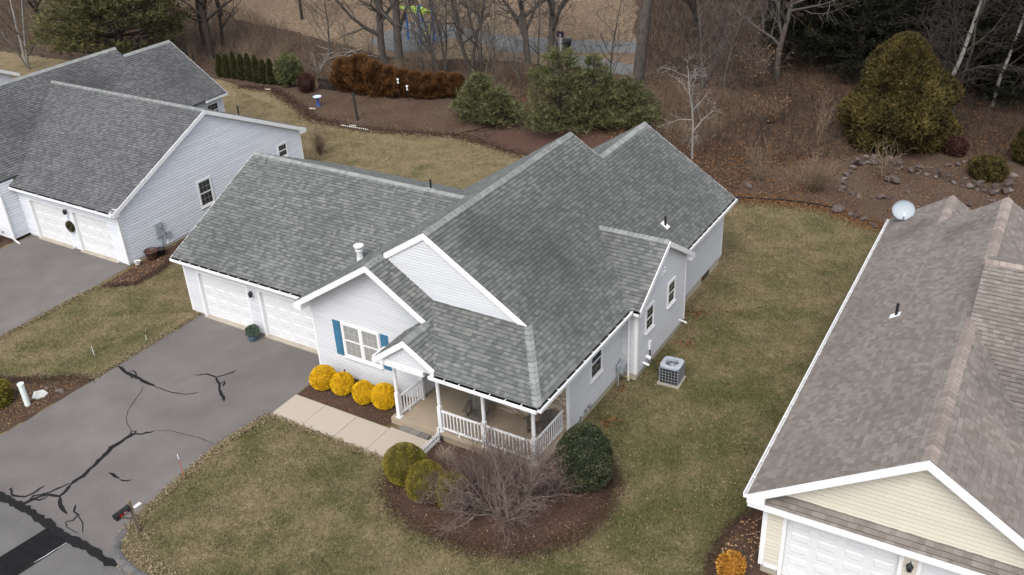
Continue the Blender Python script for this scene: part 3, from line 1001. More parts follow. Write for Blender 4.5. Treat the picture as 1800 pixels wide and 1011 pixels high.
# wing right slope, carried forward over the entry
xe_bot = XW + (ZW - pz(-2.83)) / S
A.roof([[(XW, YW, ZW), (ENX, YW, ENZ), (ENX, YWALL, ENZ), (XW, YWALL, ZW)],
        [(ENX, ENY, ENZ), (xe_bot, ENY, wz(xe_bot)), (xe_bot, -2.4, wz(xe_bot)), (ENX, YWALL, ENZ)]])
A.roof([[(ENX, ENY, ENZ), (12.35, ENY, ENZ - .76 * (ENX - 12.35)), (12.35, -.85, ENZ - .76 * (ENX - 12.35)), (ENX, -.85, ENZ)]])
# porch roof
A.roof([[(xe_bot - .05, -2.83, ZE), (XR, -2.83, ZE), (hipx, -.42, pz(-.42)), (xval, -.42, pz(-.42))]])
# bay on the right side
BX, BY, BH, SB = 19.21, 6.227, 2.543, 0.64
ZB = ZE + SB * BH
xb = XR - (ZB - ZE) / S
A.roof([[(BX, BY, ZB), (BX, BY - BH, ZE), (XR - .02, BY - BH, ZE), (xb, BY, ZB)]])
A.roof([[(BX, BY, ZB), (BX, BY + BH, ZE), (XR - .02, BY + BH, ZE), (xb, BY, ZB)]])
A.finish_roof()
# ridge and hip caps
wl_, wr_ = np.array([-1, 0, -S]) * .17, np.array([1, 0, -S]) * .17
A.caps((XM, -.42, ZM), (XM, YB1, ZM), wl_, wr_)
A.caps((XW, YW, ZW), (XW, -.42, ZW), wl_, wr_)
A.caps((XRP, YB2, ZRP), (XRP, YB1, ZRP), wl_, wr_)
A.caps((ENX, ENY, ENZ), (ENX, YW - .02, ENZ), np.array([-1, 0, -.76]) * .14, wr_)
A.caps((-.25, GY, ZG), (xv, GY, ZG), np.array([0, -1, -GS]) * .15, np.array([0, 1, -GS]) * .15)
A.caps((BX, BY, ZB), (xb, BY, ZB), np.array([0, -1, -SB]) * .14, np.array([0, 1, -SB]) * .14)
A.caps((XR, -2.83, ZE), (hipx, -.42, pz(-.42)), np.array([-.19, 0.02, 0]), np.array([0.03, .20, -.0]))
# rake boards
def gable_boards(H, pts, face, h=0.2):
    for a, b in zip(pts[:-1], pts[1:]):
        H.rake(np.array(a) + (0, 0, -.005), np.array(b) + (0, 0, -.005), face, h)


gable_boards(A, [(XL, YW, ZE), (XW, YW, ZW)], (0, -1, 0), .24)
gable_boards(A, [(XW, YW, ZW), (ENX + .1, YW, wz(ENX + .1))], (0, -1, 0), .24)
gable_boards(A, [(XW + .12, -.42, lz(XW + .12)), (XM, -.42, ZM), (hipx - .05, -.42, rz_(hipx - .05))], (0, -1, 0), .24)
gable_boards(A, [(12.35, ENY, ENZ - .76 * (ENX - 12.35)), (ENX, ENY, ENZ), (xe_bot, ENY, wz(xe_bot))], (0, -1, 0), .24)
gable_boards(A, [(-.25, -.3, GE), (-.25, GY, ZG), (-.25, 10.74, GE)], (-1, 0, 0), .2)
gable_boards(A, [(BX, BY - BH, ZE), (BX, BY, ZB), (BX, BY + BH, ZE)], (1, 0, 0), .22)
gable_boards(A, [(10.24, YB2, ZE), (XRP, YB2, ZRP), (XR, YB2, ZE)], (0, 1, 0), .2)
gable_boards(A, [(XM, YB1, ZM), (XRP + .2, YB1, rz_(XRP + .2))], (0, 1, 0), .2)
# gutters
A.gutter((-.25, -.3, GE), (7.55, -.3, GE), (0, -1, 0))
A.gutter((XR, -2.83, ZE), (XR, BY - BH - .02, ZE), (1, 0, 0))
A.gutter((XR, BY + BH + .05, ZE), (XR, YB2, ZE), (1, 0, 0))
A.gutter((14.85, -2.83, ZE), (XR, -2.83, ZE), (0, -1, 0))
# eave returns (boxed ends of the rakes)
A.part('eave_return', prism([(XL + .01, YW - .034, ZE - .24), (XL + .01, YW - .034, ZE - .03), (8.0, YW - .034, lz(8.0) - .2), (8.0, YW - .034, ZE - .24)], (0, .55, 0)), WHITE)
A.part('eave_return', join([box(12.37, 12.8, ENY - .02, ENY + .62, 2.86, 3.08)]), WHITE)
A.part('eave_return', prism([(BX + .03, BY + BH, ZE - .22), (BX + .03, BY + BH, ZE), (BX + .03, BY + BH - .32, ZE + .2), (BX + .03, BY + BH - .32, ZE - .22)], (-.26, 0, 0)), WHITE)
A.part('eave_return', prism([(BX + .03, BY - BH, ZE - .22), (BX + .03, BY - BH, ZE), (BX + .03, BY - BH + .3, ZE + .19), (BX + .03, BY - BH + .3, ZE - .22)], (-.26, 0, 0)), WHITE)
# soffits
A.box('soffit', (-.2, 7.6, -.28, 0, GE - .2, GE - .17), WHITE)
A.box('soffit', (18.44, XR - .02, -.06, 3.66, ZE - .2, ZE - .17), WHITE)
A.box('soffit', (18.4, XR - .02, 8.75, 14.2, ZE - .2, ZE - .17), WHITE)

# walls
D1, D2, DZ = (.82, 3.55), (4.33, 7.06), 2.13
rect_wall(A, 0.0, 0.0, 7.93, 0.12, GE - .1, (0, -1, 0), [(D1[0] - .05, D1[1] + .05, DZ + .05), (D2[0] - .05, D2[1] + .05, DZ + .05)])
A.box('frieze', (0.05, 7.6, -.035, -.001, GE - .42, GE - .14), GREYTRIM)
A.garage_door(D1[0], D1[1], 0.0, 0.03, DZ)
A.garage_door(D2[0], D2[1], 0.0, 0.03, DZ)
A.siding([(0, 0, .12), (0, 10.4, .12), (0, 10.4, GE - .05), (0, GY, ZG - .2), (0, 0, GE - .05)], (-1, 0, 0))
A.siding([(0, 10.4, .12), (7.9, 10.4, .12), (7.9, 10.4, GE), (0, 10.4, GE)], (0, 1, 0))
A.box('garage_floor', (0.1, 7.85, .15, 10.3, -.02, .03), CONC)
YWW = -0.8
A.siding([(7.93, YWW, .12), (12.76, YWW, .12), (12.76, YWW, wz(12.76) - .14), (XW, YWW, ZW - .12), (7.93, YWW, lz(7.93) - .12)], (0, -1, 0))
A.siding([(12.76, YWW, 3.0), (14.0, YWW, 3.0), (14.0, YWW, wz(14.0) - .14), (12.76, YWW, wz(12.76) - .14)], (0, -1, 0))
A.siding([(7.93, YWW, .12), (7.93, 0.0, .12), (7.93, 0.0, lz(7.93)), (7.93, YWW, lz(7.93))], (-1, 0, 0))
A.siding([(12.76, YWW, .28), (12.76, 1.2, .28), (12.76, 1.2, 3.3), (12.76, YWW, 3.3)], (1, 0, 0))
A.siding([(XW + .05, YWALL, ZW - .1), (XM, YWALL, ZM - .1), (hipx, YWALL, rz_(hipx) - .06), (hipx, YWALL, 3.9), (xval - .6, YWALL, 3.9)], (0, -1, 0))
A.siding([(18.4, -.1, .3), (18.4, 4.0, .3), (18.4, 4.0, 3.1), (18.4, -.1, 3.1)], (1, 0, 0))
A.siding([(18.4, 4.0, .3), (19.0, 4.0, .3), (19.0, 4.0, 3.2), (18.4, 4.0, 3.2)], (0, -1, 0))
A.siding([(19.0, 4.0, .3), (19.0, 8.45, .3), (19.0, 8.45, ZE + SB * .3 - .1), (19.0, BY, ZB - .15), (19.0, 4.0, ZE + SB * .3 - .1)], (1, 0, 0))
A.siding([(18.4, 8.45, .3), (19.0, 8.45, .3), (19.0, 8.45, 3.2), (18.4, 8.45, 3.2)], (0, 1, 0))
A.siding([(18.45, 8.45, .42), (18.45, 14.05, .42), (18.45, 14.05, 3.1), (18.45, 8.45, 3.1)], (1, 0, 0))
A.siding([(10.6, 14.05, .3), (18.45, 14.05, .3), (18.45, 14.05, 3.3), (XRP, 14.05, ZRP - .2), (10.6, 14.05, 3.3)], (0, 1, 0))
A.siding([(10.6, 9.7, .3), (10.6, 14.05, .3), (10.6, 14.05, 3.2), (10.6, 9.7, 3.2)], (-1, 0, 0))
A.siding([(7.95, 9.65, .3), (13.2, 9.65, .3), (13.2, 9.65, ZM - .2), (7.95, 9.65, 3.2)], (0, 1, 0))
A.siding([(13.2, 9.65, 3), (18.4, 9.65, 3), (18.4, 9.65, 3.3), (13.2, 9.65, ZM - .2)], (0, 1, 0))
# foundation
A.box('foundation', (7.97, 12.72, YWW + .03, YWW + .12, -.05, .12), FOUND)
A.box('foundation', (0.03, .72, .03, .2, -.05, .12), FOUND)
A.box('foundation', (3.65, 4.23, .03, .2, -.05, .12), FOUND)
A.box('foundation', (18.15, 18.36, -.06, 4.05, -.1, .3), FOUND)
A.box('foundation', (18.3, 18.96, 4.04, 8.41, -.1, .3), FOUND)
A.box('foundation', (18.2, 18.41, 8.42, 14.01, -.1, .42), FOUND)
# corner boards
A.corner(0, 0, .12, GE - .14, dx=-1, dy=-1)
A.corner(7.93, YWW, .12, lz(7.93) - .2, dx=-1, dy=-1)
A.corner(19.0, 4.0, .3, 3.25, dx=1, dy=-1, w=.13)
A.corner(19.0, 8.45, .3, 3.2, dx=1, dy=1)
A.corner(18.45, 14.05, .42, 3.08, dx=1, dy=1)
A.corner(12.76, YWW, .28, 3.05, dx=1, dy=-1)
# windows
A.window((9.33, YWW - .012, 1.05), (1, 0, 0), (0, -1, 0), 1.78, 1.5, sashes=2, glass=GLASS_C, shutters=True, cols=3, rows=2)
A.window((18.414, 1.42, 1.36), (0, 1, 0), (1, 0, 0), .92, 1.3, cols=2, rows=2)
A.window((19.014, 4.62, 1.72), (0, 1, 0), (1, 0, 0), .74, 1.05, cols=2, rows=2)
A.window((19.014, 6.62, 1.76), (0, 1, 0), (1, 0, 0), .74, 1.05, cols=2, rows=2)
bw = A.box('basement_window', (18.40, 18.43, 11.9, 12.75, .06, .36), RUST)
A.box('pane', (18.428, 18.436, 11.97, 12.68, .11, .32), GLASS_D, bw)
for y, z in ((5.98, 3.56), (6.24, 3.6)):
    v = A.box('wall_vent', (19.012, 19.07, y - .07, y + .07, z - .1, z + .1), WHITE)
    A.box('louvre', (19.068, 19.085, y - .055, y + .055, z - .08, z - .02), OLDWHITE, v)
# small fittings on the right-hand wall
mt = A.part('gas_meter', join([box(18.47, 18.68, 3.5, 3.82, .52, .88), cyl((18.57, 3.66, .88), (18.57, 3.66, 1.02), .05), box(18.48, 18.6, 3.4, 3.52, .75, .9)]), METER)
A.part('meter_dial', cyl((18.68, 3.66, .72), (18.70, 3.66, .72), .09, n=14), GREYM, mt)
A.part('gas_pipe', join([cyl((18.55, 3.4, -.03), (18.55, 3.4, .85), .022), cyl((18.55, 3.4, .83), (18.55, 3.7, 1.02), .022), cyl((18.44, 3.78, .95), (18.57, 3.7, 1.0), .02)]), METER, mt)
A.part('hose_bib', join([box(18.41, 18.5, .95, 1.05, .42, .5), cyl((18.46, 1.0, .46), (18.62, .92, .44), .02), cyl((18.5, 1.18, .5), (18.52, 1.3, .56), .06, n=8), box(18.42, 18.46, .62, .68, -.02, .42)]), mat('bib_grey', (0.2, 0.21, 0.22)))
A.part('exhaust_pipe', cyl((18.98, 4.55, .52), (19.28, 4.5, .5), .045), WHITE)
A.part('exhaust_pipe', cyl((18.98, 4.85, .62), (19.2, 4.83, .58), .07), WHITE)
A.part('exhaust_pipe', cyl((18.98, 8.0, .5), (19.35, 7.95, .46), .035), WHITE)
A.part('junction_box', box(19.012, 19.09, 5.0, 5.14, .82, 1.18), WHITE)
A.part('refrigerant_line', join([cyl((19.05, 5.06, .84), (19.12, 4.98, .5), .025), cyl((19.12, 4.98, .5), (19.5, 4.75, .22), .03), cyl((19.5, 4.75, .22), (19.85, 4.7, .2), .03)]), BLACK)
A.downspout(18.75, 3.86, -.04, 3.05, outx=1, outy=0, kick=False)
A.part('downspout_collar', box(18.70, 18.80, 3.81, 3.91, .16, .24), mat('yellowed_plastic', (0.62, 0.5, 0.25)))
A.part('gutter_elbow', join([cyl((18.92, 3.62, 3.08), (18.8, 3.8, 3.02), .06), cyl((18.8, 3.8, 3.1), (18.75, 3.86, 2.95), .055)]), OLDWHITE)
A.part('drain_cap', cyl((9.15, YWW - .03, .33), (9.15, YWW, .33), .05, n=10), BLACK)
A.coach_light(3.95, -.018, 1.95)
# roof penetrations
A.vent_pipe(17.81, 9.13, rz_(17.81), (S, 0, 1), h=.42)
A.vent_pipe(8.97, 5.8, ZG - GS * .58, (0, GS, 1), h=.42)
fl = A.part('flue', join([cyl((8.53, 1.56, 3.55), (8.53, 1.56, 4.25), .12, n=14)]), GALV)
A.part('flue_skirt', cyl((8.53, 1.56, 3.5), (8.53, 1.56, 3.95), .2, .125, n=14), GALV, fl)
A.part('flue_collar', cyl((8.53, 1.56, 4.2), (8.53, 1.56, 4.27), .16, n=14), OLDWHITE, fl)
A.part('flue_cap', lathe([(.17, 0), (.2, .05), (.2, .09), (.12, .13), (0.02, .145)], 16, (8.53, 1.56, 4.33)), OLDWHITE, fl)

# porch
A.part('porch_slab', join([box(12.45, 18.42, -2.26, -.1, -.05, .25), box(12.78, 14.74, -.1, 1.2, -.05, .25)]), SLABM)
BRK = []
BRK += lay([(14.75, -.1, .25), (18.4, -.1, .25), (18.4, -.1, 3.1), (14.75, -.1, 3.1)], (0, -1, 0), .078, .2, .235, .012, .012, gap=.012)
BRK += lay([(14.75, -.09, .25), (14.75, 1.2, .25), (14.75, 1.2, 3.1), (14.75, -.09, 3.1)], (-1, 0, 0), .078, .2, .235, .012, .012, gap=.012)
A.box('porch_wall', (14.752, 18.395, -.1, 1.3, .2, 3.15), MORTAR)
A.siding([(12.76, 1.2, .28), (14.75, 1.2, .28), (14.75, 1.2, 3.1), (12.76, 1.2, 3.1)], (0, -1, 0))
A.pieces('brick_veneer', BRK, BRICK)
A.corner(18.4, -.1, .3, 3.05, dx=1, dy=-1)
dr = A.box('front_door', (13.5, 14.45, 1.14, 1.17, .27, 2.35), WHITE)
for zz in (.45, 1.1, 1.75):
    for xx in (13.6, 14.02):
        A.box('door_panel', (xx, xx + .33, 1.128, 1.14, zz, zz + .5), DOORW, dr)
A.part('door_handle', cyl((14.36, 1.09, 1.25), (14.36, 1.14, 1.25), .03), GREYM, dr)
A.part('door_casing', join([box(13.38, 13.5, 1.12, 1.17, .25, 2.47), box(14.45, 14.57, 1.12, 1.17, .25, 2.47), box(13.5, 14.45, 1.122, 1.17, 2.35, 2.47)]), WHITE)
A.part('porch_ceiling', join([box(12.8, 18.38, -2.15, -.12, 3.0, 3.03), box(12.8, 14.73, -.12, 1.19, 3.0, 3.03)]), WHITE)
A.part('porch_beam', join([box(14.35, 18.36, -2.14, -1.9, 2.78, 3.0), box(18.06, 18.3, -1.9, -.14, 2.78, 3.0)]), WHITE)
A.part('porch_beam', join([box(12.64, 14.4, -2.62, -2.5, 2.78, 2.98)]), WHITE)
A.box('porch_beam', (12.64, 12.8, -2.5, -.85, 2.8, 2.98), WHITE)
A.siding([(12.7, -2.56, 2.98), (14.75, -2.56, 2.98), (ENX, -2.56, ENZ - .14)], (0, -1, 0), SIDE_GREY)


def post(x, y, zt):
    p = A.part('porch_post', join([box(x - .068, x + .068, y - .068, y + .068, .27, 1.3), lathe([(.068, 1.3), (.052, 1.36), (.064, 1.42), (.062, zt - .3), (.052, zt - .22)], 10, (x, y, 0)),
                                   box(x - .068, x + .068, y - .068, y + .068, zt - .22, zt)]), WHITE)
    A.box('post_base', (x - .1, x + .1, y - .1, y + .1, .25, .29), WHITE, p)
    A.box('post_capital', (x - .09, x + .09, y - .09, y + .09, zt - .04, zt), WHITE, p)
    return p


post(12.72, -2.1, 2.8)
post(14.5, -2.06, 2.8)
post(16.3, -2.06, 2.8)
post(18.2, -2.06, 2.8)
A.box('porch_post', (12.80, 12.9, -.9, -.8, .25, 2.9), WHITE)


def railing(p0, p1, z0=.36, z1=1.14):
    p0, p1 = np.array(p0, float), np.array(p1, float)
    d = (p1 - p0) / np.linalg.norm(p1 - p0)
    s = np.array([-d[1], d[0], 0])
    r = A.part('railing', beam((*p0[:2], z1 - .05) - s * .035, (*p1[:2], z1 - .05) - s * .035, s * .07, (0, 0, .05)), WHITE)
    A.part('bottom_rail', beam((*p0[:2], z0) - s * .025, (*p1[:2], z0) - s * .025, s * .05, (0, 0, .07)), WHITE, r)
    L = np.linalg.norm(p1 - p0)
    n = int(L / .135)
    for i in range(n):
        q = p0 + d * (L * (i + .5) / n)
        A.part('baluster', beam((*(q[:2] - d[:2] * .019 - s[:2] * .019), z0 + .07), (*(q[:2] - d[:2] * .019 - s[:2] * .019), z1 - .05), d * .038, s * .038), WHITE, r)
    A.part('rail_foot', box(p0[0] + d[0] * L * .4 - .025, p0[0] + d[0] * L * .4 + .025, p0[1] + d[1] * L * .4 - .025, p0[1] + d[1] * L * .4 + .025, .245, z0), WHITE, r)


railing((12.76, -2.05, 0), (12.86, -.9, 0))
railing((14.56, -2.06, 0), (16.245, -2.06, 0))
railing((16.355, -2.06, 0), (18.145, -2.06, 0))
railing((18.2, -2.0, 0), (18.2, -.14, 0))

# ================================================================ the house on the left (same plan, mirrored)
B = House('neighbour_house', 'pale grey vinyl house with dark grey roof, wreath by its twin garage doors', 'house', (-6.2, 1.65, 0), mir=True)
B.course = 0.15
B.vinyl, B.shmat, B.capmat = SIDE_BLUE, DARK_SH, CAP_GREY
bGS, bGE, bGY = 0.468, 2.86, 6.05
bZG = bGE + bGS * (bGY + .3)
bXM, bZM = 12.45, 3.2 + S * (12.45 - 7.63)
bXR, bZR = 11.85, 3.2 + S * (11.85 - 7.63)
bl = lambda x: 3.2 + S * (x - 7.63)
bxv = 7.63 + (bZG - 3.2) / S
bYW = -1.0
bYB1, bYB2 = 11.0, 14.45
B.roof([[(-.2, -.3, bGE), (7.9, -.3, bGE), (7.9, bGY, bZG), (-.2, bGY, bZG)], [(7.9, (bl(7.9) - bGE) / bGS - .3, bl(7.9)), (bxv, bGY, bZG), (7.9, bGY, bZG)]])
B.roof([[(-.2, bGY, bZG), (bxv, bGY, bZG), (7.63, 12.7, bZG - .475 * (12.7 - bGY)), (-.2, 12.7, bZG - .475 * (12.7 - bGY))]])
B.roof([[(7.63, bYW, 3.2), (bXM, bYW, bZM), (bXM, bYB1, bZM), (7.63, bYB1, 3.2)], [(7.63, bYB1, 3.2), (bXR, bYB1, bZR), (bXR, bYB2, bZR), (7.63, bYB2, 3.2)]])
B.roof([[(bXM, bYW, bZM), (bXM, bYB1, bZM), (17.27, bYB1, 3.2), (17.27, bYW, 3.2)]])
B.roof([[(bXR, bYB1, bZR), (bXR, bYB2, bZR), (16.07, bYB2, 3.2), (16.07, bYB1, 3.2)]])
B.finish_roof()
B.caps((bXM, bYB1, bZM), (bXM, bYW, bZM), wl_, wr_)
B.caps((bXR, bYB2, bZR), (bXR, bYB1, bZR), wl_, wr_)
B.caps((-.2, bGY, bZG), (bxv, bGY, bZG), np.array([0, -1, -bGS]) * .15, np.array([0, 1, -bGS]) * .15)
gable_boards(B, [(-.2, -.3, bGE), (-.2, bGY, bZG), (-.2, 12.7, bZG - .475 * (12.7 - bGY))], (-1, 0, 0), .22)
gable_boards(B, [(7.63, bYW, 3.2), (bXM, bYW, bZM)], (0, -1, 0), .24)
gable_boards(B, [(7.63, bYB2, 3.2), (bXR, bYB2, bZR)], (0, 1, 0), .2)
zr_ = bZG - .475 * (12.7 - bGY)
B.part('eave_return', prism([(-.232, 12.72, zr_ - .22), (-.232, 12.72, zr_), (-.232, 12.3, zr_ + .2), (-.232, 12.3, zr_ - .22)], (.3, 0, 0)), WHITE)
B.part('eave_return', prism([(-.232, -.32, bGE - .22), (-.232, -.32, bGE), (-.232, .0, bGE + .16), (-.232, .0, bGE - .22)], (.3, 0, 0)), WHITE)
B.gutter((-.2, -.3, bGE), (7.55, -.3, bGE), (0, -1, 0), hang=1.2)
B.gutter((7.63, 12.75, 3.2), (7.63, bYB2, 3.2), (-1, 0, 0))
B.box('soffit', (-.15, 7.6, -.28, 0, bGE - .2, bGE - .17), WHITE)
B.box('frieze', (0.05, 7.6, -.035, -.001, bGE - .42, bGE - .14), GREYTRIM)
rect_wall(B, 0.0, 0.0, 7.63, 0.15, bGE - .1, (0, -1, 0), [(.77, 3.47, DZ + .05), (4.1, 6.8, DZ + .05)])
B.garage_door(.82, 3.42, 0.0, 0.03, DZ)
B.garage_door(4.15, 6.75, 0.0, 0.03, DZ)
B.siding([(0, 0, .15), (0, 12.35, .15), (0, 12.35, zr_), (0, bGY, bZG - .18), (0, 0, bGE - .05)], (-1, 0, 0))
B.siding([(7.63, -.9, .15), (7.63, 0.0, .15), (7.63, 0.0, 3.1), (7.63, -.9, 3.1)], (-1, 0, 0))
B.siding([(7.63, -.9, .15), (9.2, -.9, .15), (9.2, -.9, bl(9.2) - .2), (7.63, -.9, 3.1)], (0, -1, 0))
B.pieces('brick_veneer', lay([(9.2, -.9, .1), (11.5, -.9, .1), (11.5, -.9, 3.2), (9.2, -.9, 3.2)], (0, -1, 0), .078, .2, .235, .012, .012, gap=.012), BRICK)
B.box('porch_wall', (9.2, 11.5, -.895, -.75, .0, 3.2), MORTAR)
B.siding([(9.2, -.88, 3.2), (15.5, -.88, 3.2), (bXM, -.88, bZM - .15), (9.2, -.88, bl(9.2) - .15)], (0, -1, 0))
B.siding([(11.5, -.88, .15), (16.9, -.88, .15), (16.9, -.88, 3.2), (11.5, -.88, 3.2)], (0, -1, 0))
B.siding([(8.0, 12.3, .2), (8.0, 14.3, .2), (8.0, 14.3, 3.1), (8.0, 12.3, 3.1)], (-1, 0, 0))
B.siding([(8.0, 14.3, .2), (15.9, 14.3, .2), (15.9, 14.3, 3.2), (bXR, 14.3, bZR - .2), (8.0, 14.3, 3.2)], (0, 1, 0))
B.siding([(0, 12.35, .15), (8.0, 12.35, .15), (8.0, 12.35, zr_), (0, 12.35, zr_)], (0, 1, 0))
B.siding([(16.95, -.9, .15), (16.95, 11, .15), (16.95, 11, 3.2), (16.95, -.9, 3.2)], (1, 0, 0))
B.box('foundation', (.04, .72, .03, .2, -.05, .15), WHITE)
B.box('foundation', (3.52, 4.05, .03, .2, -.05, .15), WHITE)
B.box('foundation', (6.85, 7.66, .03, .2, -.05, .15), WHITE)
B.box('foundation', (.03, .2, .04, 12.3, -.05, .15), WHITE)
B.corner(0, 0, .1, bGE - .1, dx=-1, dy=-1, w=.16)
B.corner(0, 12.35, .15, zr_ - .1, dx=-1, dy=1)
B.corner(7.63, -.9, .1, 3.0, dx=-1, dy=-1)
B.corner(8.0, 14.3, .2, 3.05, dx=-1, dy=1)
B.downspout(-.06, -.06, 0, bGE - .3, outx=1, outy=0, kick=False)
B.downspout(7.5, -.95, 0, 2.7, outx=-1, outy=0)
B.window((-.012, 4.76, 1.02), (0, 1, 0), (-1, 0, 0), .92, 1.42, cols=3, rows=2)
B.window((-.012, 10.5, 1.55), (0, 1, 0), (-1, 0, 0), .76, .82, cols=3, rows=1)
B.window((8.0 - .012, 12.95, 1.8), (0, 1, 0), (-1, 0, 0), 1.0, 1.0, cols=3, rows=2)
B.coach_light(3.78, -.018, 2.1)
em = B.part('electric_meter_box', box(-.17, -.012, 1.75, 2.2, .72, 1.42), METER)
B.part('meter_dial', cyl((-.17, 2.05, 1.2), (-.23, 2.05, 1.2), .085, n=14), GREYM, em)
B.part('conduit', cyl((-.08, 1.95, -.03), (-.08, 1.95, .74), .06), METER, em)
B.part('cable_box', box(-.13, -.012, 2.32, 2.55, .45, .75), METER)
B.part('cable_loop', join([cyl((-.08, 2.4, .45), (-.14, 2.2, .2), .015), cyl((-.14, 2.2, .2), (-.12, 2.7, .22), .015)]), OLDWHITE)
B.vent_pipe(1.2, 9.4, bZG - .475 * (9.4 - bGY), (0, .475, 1), h=.55)
B.part('drain_cap', cyl((8.4, -.95, .4), (8.4, -.915, .4), .05, n=10), BLACK)

# ================================================================ the house on the right
RZ = 0.024
Cc = House('cream_house', 'cream vinyl house with brown shingle roof and white panelled garage doors', 'house', (25.95, -2.85, 0), RZ)
Cc.course = 0.135
Cc.vinyl, Cc.shmat, Cc.capmat = SIDE_CREAM, BROWN_SH, CAP_BROWN
cS, cE = 0.65, 2.95
cX0, cXM = -.42, 3.72
cZM = cE + cS * (cXM - cX0)
cl = lambda x: cE + cS * (x - cX0)
cXR = 2 * cXM - cX0
Y0, YR = -.36, 15.9
cSX = 1.75                          # narrower rear gable
cSZ = cl(cSX)
Cc.roof([[(cX0, Y0, cE), (cXM, Y0, cZM), (cXM, YR, cZM), (cX0, YR, cE)][:0] or [(cX0, Y0, cE), (cSX, Y0, cSZ), (cSX, 18.35, cSZ), (cX0, 18.35, cE)],
         [(cSX, Y0, cSZ), (cXM, Y0, cZM), (cXM, YR, cZM), (cSX, YR, cSZ)]])
Cc.roof([[(cXM, Y0, cZM), (cXM, YR, cZM), (cXR, YR, cE), (cXR, Y0, cE)]])
Cc.roof([[(cSX, YR - 2, cSZ), (cSX, 18.35, cSZ), (2 * cSX - cX0, 18.35, cE), (2 * cSX - cX0, YR - 2, cE)]])
# cross gable rising over the ridge, its slope facing the street
kY, kZ, kS = 8.75, 6.55, 0.42
ky0 = kY - (kZ - cZM) / kS
Cc.roof([[(cXM - .04, kY, kZ), (cXM - .04, ky0, cZM), (cXR, kY - (kZ - cE) / kS, cE), (14, kY - (kZ - cE) / kS, cE), (14, kY, kZ)]])
Cc.roof([[(cXM - .04, kY, kZ), (cXM - .04, kY + 2.5, kZ - 2.5 * kS), (14, kY + 6, kZ - 6 * kS), (14, kY, kZ)]])
# pent roof across the front
Cc.roof([[(-.34, -.34, 2.74), (7.8, -.34, 2.74), (7.8, 0.05, 3.04), (-.34, 0.05, 3.04)]])
Cc.finish_roof()
Cc.caps((cXM, Y0, cZM), (cXM, ky0 + .1, cZM), np.array([-1, 0, -cS]) * .18, np.array([1, 0, -cS]) * .18)
Cc.caps((cXM, YR, cZM), (cXM, kY + 1.7, cZM), np.array([-1, 0, -cS]) * .18, np.array([1, 0, -cS]) * .18)
Cc.caps((cSX, 18.35, cSZ), (cSX, YR - .1, cSZ), np.array([-1, 0, -cS]) * .16, np.array([1, 0, -cS]) * .16)
Cc.caps((cXM - .04, kY, kZ), (14, kY, kZ), np.array([0, -1, -kS]) * .16, np.array([0, 1, -kS]) * .16)
gable_boards(Cc, [(cX0, Y0, cE), (cXM, Y0, cZM), (cXR, Y0, cE)], (0, -1, 0), .26)
gable_boards(Cc, [(cX0, 18.35, cE), (cSX, 18.35, cSZ), (2 * cSX - cX0, 18.35, cE)], (0, 1, 0), .2)
Cc.part('cross_gable_wall', prism([(cXM - .02, kY - .1, kZ - .12), (cXM - .02, ky0, cZM - .2), (cXM - .02, kY + 2, cZM - .2)], (.1, 0, 0)), SIDE_CREAM, shade=.5)
Cc.gutter((cX0, Y0, cE), (cX0, 18.35, cE), (-1, 0, 0), hang=.75)
Cc.part('pent_fascia', beam((-.40, -.365, 2.745), (7.8, -.365, 2.745), (0, .024, 0), (0, 0, -.2)), WHITE)
Cc.box('soffit', (-.3, 7.75, -.33, 0, 2.55, 2.57), WHITE)
Cc.part('eave_return', prism([(cX0 + .005, Y0 - .034, cE - .26), (cX0 + .005, Y0 - .034, cE - .03), (.05, Y0 - .034, cl(.05) - .22), (.05, Y0 - .034, cE - .26)], (0, .33, 0)), WHITE)
rect_wall(Cc, 0.0, 0.0, 7.44, 0.3, 2.75, (0, -1, 0), [(.57, 3.55, 2.25), (4.0, 6.95, 2.25)])
Cc.siding([(.0, 0, 2.75), (7.44, 0, 2.75), (7.4, 0, cl(.0)), (cXM, 0, cZM - .16), (0.04, 0, cl(.0))], (0, -1, 0))
Cc.siding([(0, 0, .3), (0, 18, .3), (0, 18, cE), (0, 0, cE)], (-1, 0, 0))
Cc.siding([(0, 18, .3), (3.9, 18, .3), (3.9, 18, cE), (cSX, 18, cSZ - .15), (0, 18, cE)], (0, 1, 0))
Cc.siding([(7.44, 0, .3), (7.44, 16, .3), (7.44, 16, cE), (7.44, 0, cE)], (1, 0, 0))
Cc.garage_door(.62, 3.5, 0.0, 0.03, 2.2, cols=4, rows=5)
Cc.garage_door(4.05, 6.9, 0.0, 0.03, 2.2, cols=4, rows=5)
Cc.box('foundation', (0.03, .5, .03, .2, -.05, .3), CONC)
Cc.box('foundation', (3.62, 3.93, .03, .2, -.05, .3), CONC)
Cc.box('foundation', (0.03, .2, .2, 17.9, -.05, .3), CONC)
Cc.corner(0, 0, .3, 2.6, dx=-1, dy=-1, w=.14)
Cc.box('water_table', (.12, .5, -.03, -.001, .26, .42), WHITE)
Cc.coach_light(3.78, -.018, 2.02)
Cc.vent_pipe(cX0 + (4.2 - cE) / cS, 8.45, 4.2, (-cS, 0, 1), h=.45)

